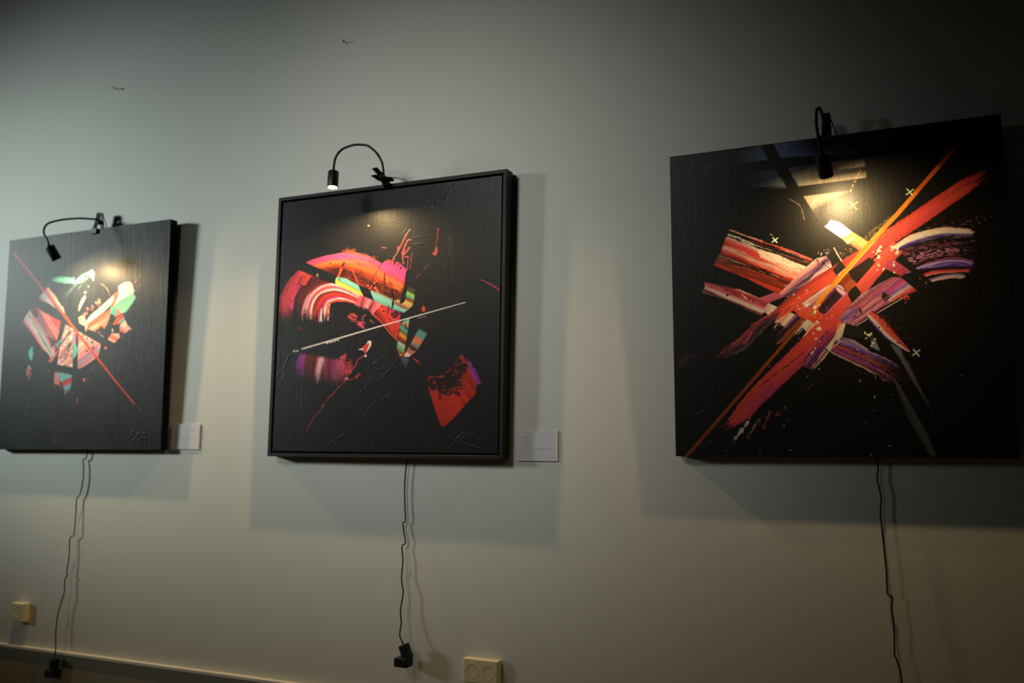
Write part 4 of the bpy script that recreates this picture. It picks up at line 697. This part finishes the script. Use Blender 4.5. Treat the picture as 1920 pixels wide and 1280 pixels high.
    spray([(1672, 700), (1680, 712), (1738, 812), (1756, 858), (1742, 850), (1700, 780)], (1724, 778), (1690, 790), (120, 122, 116), .4, .8, False); spray([(1670, 700), (1690, 728), (1736, 802), (1700, 770)], (1684, 716), (1668, 738), (100, 100, 92), .4, 1.0, False)
    # orange line across everything
    p.line([(1287, 856), (1388, 740), (1488, 624)], 6.2, (150, 66, 14)); p.line([(1488, 624), (1500, 610)], 6, (160, 70, 16), wd1=5); p.line([(1500, 610), (1530, 576)], 4.5, (190, 110, 30), broken=.3)
    p.line([(1528, 574), (1589, 504), (1631, 456), (1660, 425)], 7, (226, 140, 28), wd1=8.5, wob=.2); p.line([(1658, 427), (1682, 402), (1720, 358)], 8, (226, 122, 20)); p.line([(1720, 358), (1740, 335), (1762, 310)], 7.6, (206, 90, 18)); p.line([(1762, 310), (1781, 288), (1800, 268)], 7, (140, 50, 14), wd1=6); p.line([(1800, 268), (1824, 240), (1842, 214)], 6, (60, 20, 10), wd1=4)
    p.line([(1568, 533), (1600, 497), (1640, 452)], 1.6, (250, 200, 70))
    # small crosses and flecks
    p.cross(1706, 360, 6.4, 2, (214, 214, 160)); p.cross(1453, 450, 5, 2.2, (246, 236, 190)); p.cross(1600, 385, 8, 2.2, (170, 140, 80)); p.cross(1718, 661, 6.4, 2.8, (206, 206, 180)); p.line([(1444, 439), (1448, 441)], 1.2, (190, 160, 110))
    fl = [(1651, 463, 2.2), (1648, 466, 1.6), (1646, 471, 2.4), (1649, 470, 2.6), (1643, 476, 1.6), (1648, 481, 2.8), (1646, 484, 1.6), (1652, 462, 1.8), (1673, 464, 3.0), (1678, 463, 3.6), (1683, 463, 3.6), (1672, 469, 1.8), (1682, 474, 3), (1683, 470, 2), (1686, 459, 2.4), (1676, 491, 1.4), (1676, 497, 2.4), (1648, 498, 2), (1647, 495, 1.2), (1645, 506, 1.4), (1657, 504, 1.8), (1656, 506, 1.4), (1677, 511, 1.7), (1637, 472, 1.1),
          (1513, 572, 3), (1517, 570, 2), (1510, 573, 2), (1527, 577, 2.6), (1530, 575, 2.2), (1528, 585, 3), (1536, 572, 1.6), (1535, 616, 3.6), (1538, 617, 2.6), (1532, 603, 2.2), (1534, 606, 1.6), (1525, 625, 1.5), (1530, 635, 1.8), (1524, 660, 2), (1521, 663, 1.5), (1528, 654, 1.2), (1529, 651, 1), (1551, 597, 1), (1538, 596, .9), (1560, 592, 1.1), (1500, 580, 1.2), (1498, 579, 1), (1506, 577, 1), (1512, 544, 1.2), (1498, 558, 1.2), (1514, 548, 1), (1488, 552, 1.3), (1496, 574, 1.1), (1536, 640, 1), (1617, 556, .8), (1622, 624, 2), (1629, 628, 3.4), (1633, 627, 2), (1634, 625, 1.6), (1624, 634, 1.6), (1641, 636, 1.6), (1637, 643, 2.4), (1635, 648, 1.5), (1633, 648, 1.2)]
    p.dots(fl, (240, 226, 176), h=1.0)
    p.spatter(1470, 560, 1560, 600, 40, (236, 200, 150), (.4, 1.0), 14); p.spatter(1505, 640, 1530, 600, 20, (240, 210, 160), (.4, 1.0), 4)
    p.dots([(1470, 798, 1.3), (1482, 844, 1.3), (1536, 691, 1.2), (1514, 705, 1), (1425, 849, 1), (1640, 743, 1.4), (1640, 746, 1), (1642, 708, 1.2), (1668, 836, 1.2), (1634, 852, 1.3), (1612, 714, 1.6), (1639, 769, .9), (1674, 740, .8), (1623, 792, .7), (1804, 703, .8), (1443, 687, 1), (1479, 788, .8), (1332, 826, .8), (1286, 734, .7), (1361, 845, .9)], (190, 186, 170))
    p.dots([(1641, 762, 1.2), (1567, 790, .9), (1865, 294, 2.0)], (120, 30, 40)); p.line([(1544, 780), (1552, 801)], 1, (120, 40, 24), broken=.4)
    p.line([(1640, 586), (1680, 562), (1760, 516)], .8, (60, 44, 30), broken=.1); p.line([(1680, 604), (1742, 568)], .9, (60, 40, 30)); p.line([(1545, 680), (1600, 712)], .8, (36, 24, 18)); p.line([(1655, 595), (1610, 645)], .7, (36, 20, 16))
    p.line([(1612, 320), (1608, 332), (1600, 345), (1593, 362)], 3, (196, 130, 90), broken=.45)
# pigment scale of each picture
G1, G2, G3 = (.52, .55, .62), (.60, .64, .92), (.57, .64, .95)

# ---------------------------------------------------------------- pictures
S = 1.18
def picture(name, label, q, thick, art, base, mat, res, gain, framed=False, group=None):
    xc, zb, w, h, ro, dt, db = q
    xc *= S; zb = 1+(zb-1)*S; w *= S; h *= S; dt *= S; db *= S; thick *= S
    c, s = math.cos(ro), math.sin(ro)
    def pt(a, b, inn=0.0):          # a across from the centre line, b up from the lower edge, inn = behind the front plane
        d = db+(dt-db)*b/h-inn
        return np.stack([xc+a*c-b*s, -d+0*a, zb+a*s+b*c], -1)
    root = thing(name, label, 'painting', tuple(pt(np.float64(0), np.float64(0), thick)), group)
    rec, mg = (.0045, .0205) if framed else (0.0, 0.0)
    nx, nz = res
    A, B = np.meshgrid(np.linspace(-w/2+mg, w/2-mg, nx), np.linspace(mg, h-mg, nz))
    P = pt(A, B, rec); X, Y = image_pixels(P)
    pn = Paint(X, Y, base); art(pn)
    P = P.copy(); P[..., 1] -= np.clip(pn.H, 0, 3)*.0004
    # fold the edge rows flat
    V = P.reshape(-1, 3); idx = np.arange(nx*nz).reshape(nz, nx)
    quads = np.stack([idx[:-1, :-1], idx[:-1, 1:], idx[1:, 1:], idx[1:, :-1]], -1).reshape(-1, 4)
    edge = np.concatenate([idx[0, :-1], idx[:-1, -1], idx[-1, :0:-1], idx[:0:-1, 0]])       # counter-clockwise ring
    ea = np.concatenate([A[0, :-1], A[:-1, -1], A[-1, :0:-1], A[:0:-1, 0]]); eb = np.concatenate([B[0, :-1], B[:-1, -1], B[-1, :0:-1], B[:0:-1, 0]])
    front = pt(ea, eb, rec); back = pt(ea, eb, thick-.002); n0 = len(V); ne = len(edge)
    V = np.vstack([V, front, back])
    f = n0+np.arange(ne); bk = n0+ne+np.arange(ne)
    side = np.stack([f, np.roll(f, -1), np.roll(bk, -1), bk], -1)[:, ::-1]
    cor = [0, nx-1, nx-1+nz-1, 2*(nx-1)+nz-1]
    backf = bk[np.array(cor)][None, ::-1]
    allq = np.vstack([quads, side, backf]).astype(np.int32)
    me = bpy.data.meshes.new('canvas'); me.vertices.add(len(V)); V = V-np.array(root.location)
    me.vertices.foreach_set('co', V.astype(np.float32).ravel())
    me.loops.add(allq.size); me.loops.foreach_set('vertex_index', allq.ravel())
    me.polygons.add(len(allq)); me.polygons.foreach_set('loop_start', np.arange(0, allq.size, 4, dtype=np.int32))
    mi = np.zeros(len(allq), np.int32); mi[len(quads):] = 1
    me.polygons.foreach_set('material_index', mi); me.update(calc_edges=True)
    sm = np.zeros(len(allq), bool); sm[:len(quads)] = True; me.polygons.foreach_set('use_smooth', sm)
    ca = me.color_attributes.new('paint', 'FLOAT_COLOR', 'POINT')
    C = np.ones((len(V), 4), np.float32); C[:n0, :3] = np.clip(pn.C*np.array(gain), 0, .9).reshape(-1, 3); C[n0:, :3] = .004
    ca.data.foreach_set('color', C.ravel())
    cv = link('canvas', me, [mat, M_EDGE], root); cv.matrix_parent_inverse = Matrix()
    if framed:
        bm = bmesh.new(); fw = .0135
        def ring(o, i):
            return [bm.verts.new(Vector(pt(np.float64(a), np.float64(b), i))) for a, b in ((-w/2+o, o), (w/2-o, o), (w/2-o, h-o), (-w/2+o, h-o))]
        prof = [(0, thick), (0, 0.0008), (.0008, 0), (fw-.0008, 0), (fw, .0008), (fw, thick-.006), (fw+.012, thick-.006), (fw+.012, thick)]
        rs = [ring(*p) for p in prof]
        for Aq, Bq in zip(rs, rs[1:]+rs[:1]):
            for k in range(4): bm.faces.new([Aq[k], Aq[(k+1) % 4], Bq[(k+1) % 4], Bq[k]])
        bm_obj('frame', bm, M_FRAME, root)
    return root, pt, w, h

M_P1 = paint_mat('satin_paint_left', .38, .05, weave=.45)
M_P2 = paint_mat('satin_paint_middle', .38, .17, weave=.5)
M_P3 = paint_mat('gloss_paint_right', .44, .28, weave=.38)
PQ = [(-2.897422, 1.039996, .83, .806886, .004849, .052106, .035027), (-1.596147, 1.023321, .837303, .850008, -.001869, .053132, .044998), (-.277316, 1.039145, .797038, .801793, .003785, .072054, .041499)]
pic1, pt1, w1, h1 = picture('painting', 'unframed black canvas with teal, cream and pink splinters and a red diagonal line', PQ[0], .033529, art_left, (47, 50, 53), M_P1, (700, 680), G1, group=None)
pic2, pt2, w2, h2 = picture('painting', 'black framed painting with pink and orange arc, turquoise bars and long cream line', PQ[1], .043478, art_middle, (30, 29, 28), M_P2, (820, 900), G2, framed=True)
pic3, pt3, w3, h3 = picture('painting', 'large unframed black canvas with crossing red bars, orange diagonal and violet arcs', PQ[2], .04, art_right, (7, 6, 5.5), M_P3, (1050, 1100), G3)

# ---------------------------------------------------------------- clip-on picture lamps
WARM = (1.0, .69, .31)
M_LENS = emit_mat('lit_lamp_lens', (1.0, .80, .48), 30)
def frame_from(z, x):
    z = Vector(z).normalized(); x = Vector(x); x = (x-z*x.dot(z)).normalized(); y = z.cross(x)
    return Matrix((x, y, z)).transposed()
def clip_lamp(label, lens, top, neck, clamp_at, R, grip, loop, cord, watts):
    lens, top = Vector(lens), Vector(top); ax = (lens-top).normalized(); L = .064; top = lens-ax*L
    root = thing('clip_lamp', label, 'lamp', tuple(clamp_at), 'clip-on picture lamps')
    bm = bmesh.new(); R0 = .0195
    lathe(bm, top, ax, [(0, 0), (0, R0-.003), (.0008, R0-.001), (.003, R0), (L-.0015, R0), (L, R0-.0006), (L, R0-.0022), (L-.007, R0-.0030), (L-.0075, 0)], 48)
    head = bm_obj('lamp_head', bm, M_HEAD, root, smooth=True)
    sm = head.modifiers.new('edge', 'EDGE_SPLIT'); sm.split_angle = math.radians(35)
    bm = bmesh.new(); lathe(bm, top, ax, [(L-.0062, 0), (L-.0062, R0-.0034), (L-.0035, R0-.0034), (L-.0022, R0*.45), (L-.0018, 0)], 36); 
    bm_obj('lens', bm, M_LENS, root, smooth=True)['label'] = 'glowing warm white lens'
    bm = bmesh.new(); lathe(bm, top-ax*.009, ax, [(0, 0), (0, .0046), (.002, .0058), (.010, .0064), (.010, 0)], 20); bm_obj('neck_collar', bm, M_HEAD, root, smooth=True)
    bm = bmesh.new(); tube(bm, [top-ax*.004]+list(neck), .0040, 12, 14, ribs=1); bm_obj('gooseneck', bm, M_RUB, root, smooth=True)
    # clamp: jaws open downwards along -Z of R, handles up
    c = Vector(clamp_at); W = .023
    def jaw(sgn, g, name, mat):
        bm = bmesh.new()
        prof = [(g+.002, -.020), (g+.002, .004), (g*.62+.002, .020), (.0085, .036), (.0105, .052), (.0145, .074)] if g < .012 else [(g+.002, -.020), (g+.002, .002), (g*.80, .020), (g*.60, .038), (g*.42, .056), (g*.30, .076)]
        for (y0, z0), (y1, z1) in zip(prof, prof[1:]):
            d = Vector((0, sgn*(y1-y0), z1-z0)); l = d.length; rot = frame_from(R @ d, R @ Vector((1, 0, 0)))
            box(bm, c+R @ Vector((0, sgn*(y0+y1)/2, (z0+z1)/2)), (W if z0 > -.01 else W*1.45, .0036, l+.0035), rot)
        box(bm, c+R @ Vector((0, sgn*(g+.0045), -.009)), (W*1.5, .006, .022), R)
        for sx in (-1, 1):   # ribs and pin lugs
            box(bm, c+R @ Vector((sx*(W/2-.001), sgn*.0065, .036)), (.002, .013, .016), R); yy = .0150 if g < .012 else g*.42+.003; box(bm, c+R @ Vector((sx*W*.28, sgn*yy, .058)), (.0022, .0035, .024), R)
        bm_obj(name, bm, mat, root, bevel=.0005, seg=1)
    jaw(-1, grip, 'clamp_jaw', M_BLACK); jaw(1, grip, 'clamp_jaw', M_BLACK)
    bm = bmesh.new(); lathe(bm, c+R @ Vector((-W/2-.003, 0, .036)), R @ Vector((1, 0, 0)), [(0, 0), (0, .0032), (W+.006, .0032), (W+.006, 0)], 16)
    tube(bm, [c+R @ Vector((-.006+.012*k/60, .0052*math.cos(k*.62), .036+.0052*math.sin(k*.62))) for k in range(61)], .0009, 6, 1)
    bm_obj('clamp_spring', bm, M_STEEL, root, smooth=True)['label'] = 'bright steel spring and pin'
    bm = bmesh.new(); tube(bm, loop, .0017, 8, 8); bm_obj('cable_loop', bm, M_RUB, root, smooth=True)
    bm = bmesh.new(); tube(bm, cord, .0024, 8, 6); bm_obj('cord', bm, M_RUB, root, smooth=True)
    la = area('lamp_light', lens+ax*.0012, lens+ax, .030, .030, watts, WARM, 165, disk=True); la.parent = root; la.matrix_parent_inverse = root.matrix_world.inverted()
    return root
def rays(pts, d0, d1, bulge=0):
    n = len(pts); return [on_depth(x, y, d0+(d1-d0)*k/(n-1)+bulge*math.sin(math.pi*k/(n-1))) for k, (x, y) in enumerate(pts)]
XV = Vector((1, 0, 0)); UPR = frame_from((0, 0, 1), (1, 0, 0))
# left lamp
lens = on_depth(107.3, 487, .205); t = range_of(lens); top = on_ray(94.2, 464, t-.012)
P = on_depth(179, 430, w1*0+.05)
cl = pt1(np.float64((on_depth(180, 428, .061)[0]-PQ[0][0]*S)), np.float64(h1), .0395/2)
neck = [on_ray(88.5, 449, t-.006), on_ray(82.5, 438, t), on_ray(83, 428, t+.01), on_ray(88, 420.5, t+.02), on_ray(97.5, 416, t+.035), on_ray(117, 411.8, t+.05), on_ray(140, 409.6, t+.062), on_ray(158, 409.4, t+.068), Vector(cl)+Vector((-.004, -.012, .046))]
loop = [Vector(cl)+Vector(v) for v in ((.004, .004, .072), (.010, .012, .060), (.018, .020, .030), (.026, .024, .004), (.030, .026, -.012))]
c1 = rays([(164.4, 843.8), (162.5, 856), (160, 860.4), (156, 861.4), (157, 878), (155.3, 902), (150, 926), (144, 935), (142.5, 958), (140.5, 984), (138.3, 1003), (131, 1009.5), (129.7, 1041.5), (125, 1074), (126.8, 1079), (121.5, 1086), (120.7, 1109), (114, 1132), (108.8, 1150.5), (104.7, 1182.6), (104.3, 1214.6), (101.8, 1232)], .012, .040, -.006)
lamp1 = clip_lamp('black clip lamp whose neck arches left, head tilted down right over splintered canvas', lens, top, neck, cl, UPR, .0215, loop, c1, 7.5)
# middle lamp
lens = on_depth(623.4, 352, .23); t = range_of(lens); top = on_ray(625.4, 321, t+.020)
cl = pt2(np.float64(on_depth(722, 346, .063)[0]-PQ[1][0]*S), np.float64(h2), .008)
cl = Vector(cl)+Vector((.012, -.020, .007))
R2 = frame_from((-.10, -.96, .20), (1, 0, 0))
td = range_of(cl+Vector((0, -.03, 0)))
neck = [on_ray(626.5, 308, t+.030), on_ray(630, 294, t+.036), on_ray(639, 282, t+.04), on_ray(650.4, 275.5, t+.04), on_ray(665, 271.4, t+.03), on_ray(679.6, 271.4, t+.015), on_ray(690, 273.4, t), on_ray(700.4, 281, t-.01), on_ray(709.8, 291.7, t-.02), on_ray(716, 304, td+.0), on_ray(718.6, 317.7, td), on_ray(719.6, 333, td), on_ray(720, 340, td+.01)]
loop = [on_ray(722, 342, td+.01), on_ray(724, 336.5, td+.02), on_ray(730, 334, td+.02), on_ray(738, 333, td+.03), on_ray(747, 334.2, td+.04), on_ray(756, 337, td+.05), on_ray(764, 340.5, td+.075)]
c2 = rays([(763.6, 860.5), (761, 879), (759, 904), (758.8, 929), (759.4, 955), (760.4, 976), (755.5, 980.5), (757.5, 999), (760, 1017.5), (753.7, 1024.4), (755.5, 1051), (753, 1078.7), (754, 1096), (756, 1112), (751, 1142.7), (752.4, 1167), (750.4, 1181), (749.7, 1191.5), (754.9, 1205)], .014, .055, -.016)
lamp2 = clip_lamp('black clip lamp with high looping neck and glowing lens above framed painting', lens, top, neck, cl, R2, .008, loop, c2, 9)
# right lamp
lens = on_depth(1550, 331, .245); t = range_of(lens); top = on_ray(1542.5, 293.8, t-.024)
cl = pt3(np.float64(on_depth(1551, 262, .085)[0]-PQ[2][0]*S), np.float64(h3), .047/2)
tc = range_of(cl)
neck = [on_ray(1540, 284, t-.03), on_ray(1537.5, 272, t-.028), on_ray(1534, 255, t-.02), on_ray(1531, 235, t-.01), on_ray(1530.5, 218, t), on_ray(1531.8, 206.5, t+.01), on_ray(1535, 202.8, t+.02), on_ray(1538.8, 206, t+.03), on_ray(1542, 216, t+.045), on_ray(1545, 229, t+.065), Vector(cl)+Vector((-.006, -.012, .044))]
loop = [Vector(cl)+Vector(v) for v in ((.006, .004, .070), (.012, .010, .062), (.020, .018, .036), (.030, .024, .008), (.034, .026, -.010))]
c3 = rays([(1642.3, 856.5), (1646.6, 874), (1645, 899), (1652, 930.6), (1651, 965), (1656, 1012), (1659, 1042), (1662, 1071), (1664.4, 1112), (1673, 1119.7), (1672, 1140), (1676, 1168), (1677, 1200), (1677.5, 1227.5), (1681.6, 1237.5), (1690, 1270), (1694, 1330), (1690, 1400), (1692, 1470)], .014, .022)
lamp3 = clip_lamp('black clip lamp hanging low over canvas of crossing red bars', lens, top, neck, cl, UPR, .0280, loop, c3, 3.7)

# ---------------------------------------------------------------- plugs and sockets
def adapter(label, p, tilt, cord_end):
    p = Vector(p); root = thing('power_adapter', label, 'adapter', tuple(p))
    R = Matrix.Rotation(tilt, 3, 'Y')
    bm = bmesh.new(); box(bm, p+R @ Vector((0, 0, 0)), (.032, .028, .050), R); bm_obj('charger_body', bm, M_BLACK, root, bevel=.004, seg=3)
    bm = bmesh.new(); box(bm, p+Vector((-.012, .006, -.036)), (.052, .046, .032)); bm_obj('plug_block', bm, M_BLACK, root, bevel=.005, seg=3)
    bm = bmesh.new(); ce = Vector(cord_end); q = p+R @ Vector((0, 0, .022)); lathe(bm, ce, q-ce, [(0, 0), (0, .0026), ((q-ce).length*.8, .0045), ((q-ce).length, .0050), ((q-ce).length, 0)], 16); bm_obj('strain_relief', bm, M_RUB, root, smooth=True)
    bm = bmesh.new(); box(bm, p+R @ Vector((-.010, -.001, .0235)), (.008, .012, .002), R); bm_obj('cable_plug', bm, M_STEEL, root)
    return root
adapter('black plug-in power adapter under framed painting', on_depth(761, 1221, .055), -.42, c2[-1])
adapter('black power adapter in front of skirting at lower left', on_depth(102, 1246, .045), .05, c1[-1])
def socket(label, corner, w, h, d, n):
    x, z = corner   # upper right front corner
    c = Vector((x-w/2, -d/2, z-h/2)); root = thing('wall_socket', label, 'socket', (c.x, 0, c.z-h/2))
    bm = bmesh.new(); box(bm, c, (w, d, h)); bm_obj('socket_box', bm, M_BEIGE, root, bevel=.005, seg=3)
    for k in range(n):
        cx = c.x+(k-(n-1)/2)*.06
        bm = bmesh.new(); lathe(bm, (cx, -d-.0006, c.z), (0, 1, 0), [(0, .021), (.0, .0195), (.012, .019), (.0121, 0)], 32); bm_obj('outlet', bm, M_BEIGE, root, smooth=True)
        bm = bmesh.new()
        for sx in (-.0095, .0095): lathe(bm, (cx+sx, -d+.0105, c.z), (0, 1, 0), [(0, 0), (0, .0025), (.001, .0025), (.001, 0)], 12)
        bm_obj('outlet_hole', bm, M_DARK, root)
a = on_depth(46.5, 1131, .03); socket('beige surface-mounted wall socket at far left edge', (a[0], a[2]), .08, .08, .03, 1)
a = on_depth(933, 1238, .028); b = on_depth(869, 1233, .028); socket('beige wall socket box low on wall right of power adapter', (a[0]+.002, .5*(a[2]+b[2])), a[0]-b[0]+.004, .08, .028, 2)

# ---------------------------------------------------------------- caption cards
def card(label, TL, BR, seed):
    x0, z1, x1, z0 = TL[0], TL[2], BR[0], BR[2]; d = .005; w, h = x1-x0, z1-z0
    root = thing('caption_card', label, 'label', ((x0+x1)/2, 0, z0))
    bm = bmesh.new(); box(bm, ((x0+x1)/2, -.0005-d/2, (z0+z1)/2), (w, d, h)); bm_obj('card', bm, M_CARD, root, bevel=.0003, seg=1)
    rs = random.Random(seed); bm = bmesh.new()
    rows = [(.215, .07, .27, .022, 0), (.315, .07, .27, .012, 1), (.36, .07, .20, .012, 1), (.405, .07, .27, .012, 1), (.45, .07, .14, .012, 1), (.53, .07, .19, .018, 0), (.59, .07, .84, .014, 1), (.622, .07, .12, .012, 1), (.715, .07, .20, .018, 0)]
    for v, u0, u1, th, _ in rows:
        u = u0+.05; e = u1+.05
        while u < e:
            l = rs.uniform(.012, .045); l = min(l, e-u)
            for k in range(max(1, int(l/.009))):
                box(bm, (x0+w*(u+k*.009+.003), -.0005-d-.0001, z1-h*(v+rs.uniform(-.002, .002))), (w*.0062, .0002, h*th*rs.uniform(.55, 1)))
            u += l+.010
    bm_obj('printed_text', bm, M_INK, root)['label'] = 'tiny dark lines of print'
    bm = bmesh.new()
    for q in ([(0, 0), (.2, .5), (.3, .1)], [(.3, .1), (.45, .6), (.6, .2)], [(.6, .2), (.8, .7), (1, .3)], [(.3, 1.0), (.45, 1.5)], [(.6, .9), (.8, 1.3)]):
        pp = [(x0+w*(.75+.06*a), -.0005-d-.0001, z1-h*(.27-.05*b)) for a, b in q]
        for (ax, ay, az), (bx, by, bz) in zip(pp, pp[1:]):
            dv = Vector((bx-ax, 0, bz-az)); box(bm, ((ax+bx)/2, ay, (az+bz)/2), (.0005, .0002, dv.length), frame_from(dv, (1, 0, 0)) if abs(dv.x) < 1e-9 else frame_from(dv, Vector((-dv.z, 0, dv.x))))
    bm_obj('printed_mark', bm, node_mat('grey_print', (.18, .18, .19), .7), root)
    return root
card('white caption card on wall right of framed painting', on_depth(972, 807.6, .005), on_depth(1045.5, 864.8, .005), 3)
card('white caption card beside unframed canvas with splinters', on_depth(323, 795.5, .005), on_depth(372.3, 842.3, .005), 8)

# ---------------------------------------------------------------- spare nails
def nail(label, wall_px, head_px, ln):
    a = Vector(on_depth(*wall_px, 0)); b = Vector(on_depth(*head_px, ln)); ax = b-a
    bm = bmesh.new(); L = ax.length; lathe(bm, a-ax.normalized()*.004, ax, [(0, 0), (0, .0018), (L+.0025, .0018), (L+.003, .0044), (L+.0044, .0046), (L+.0055, .003), (L+.0055, 0)], 18)
    o = bm_obj('wall_nail', bm, M_NAIL, smooth=True); o['label'] = label; o['category'] = 'nail'
    return o
nail('bare nail sticking out of wall high above framed painting', (649, 80), (643.8, 77.4), .018)
nail('bare nail in wall above unframed canvas on left', (222, 167), (213.5, 164.5), .022)
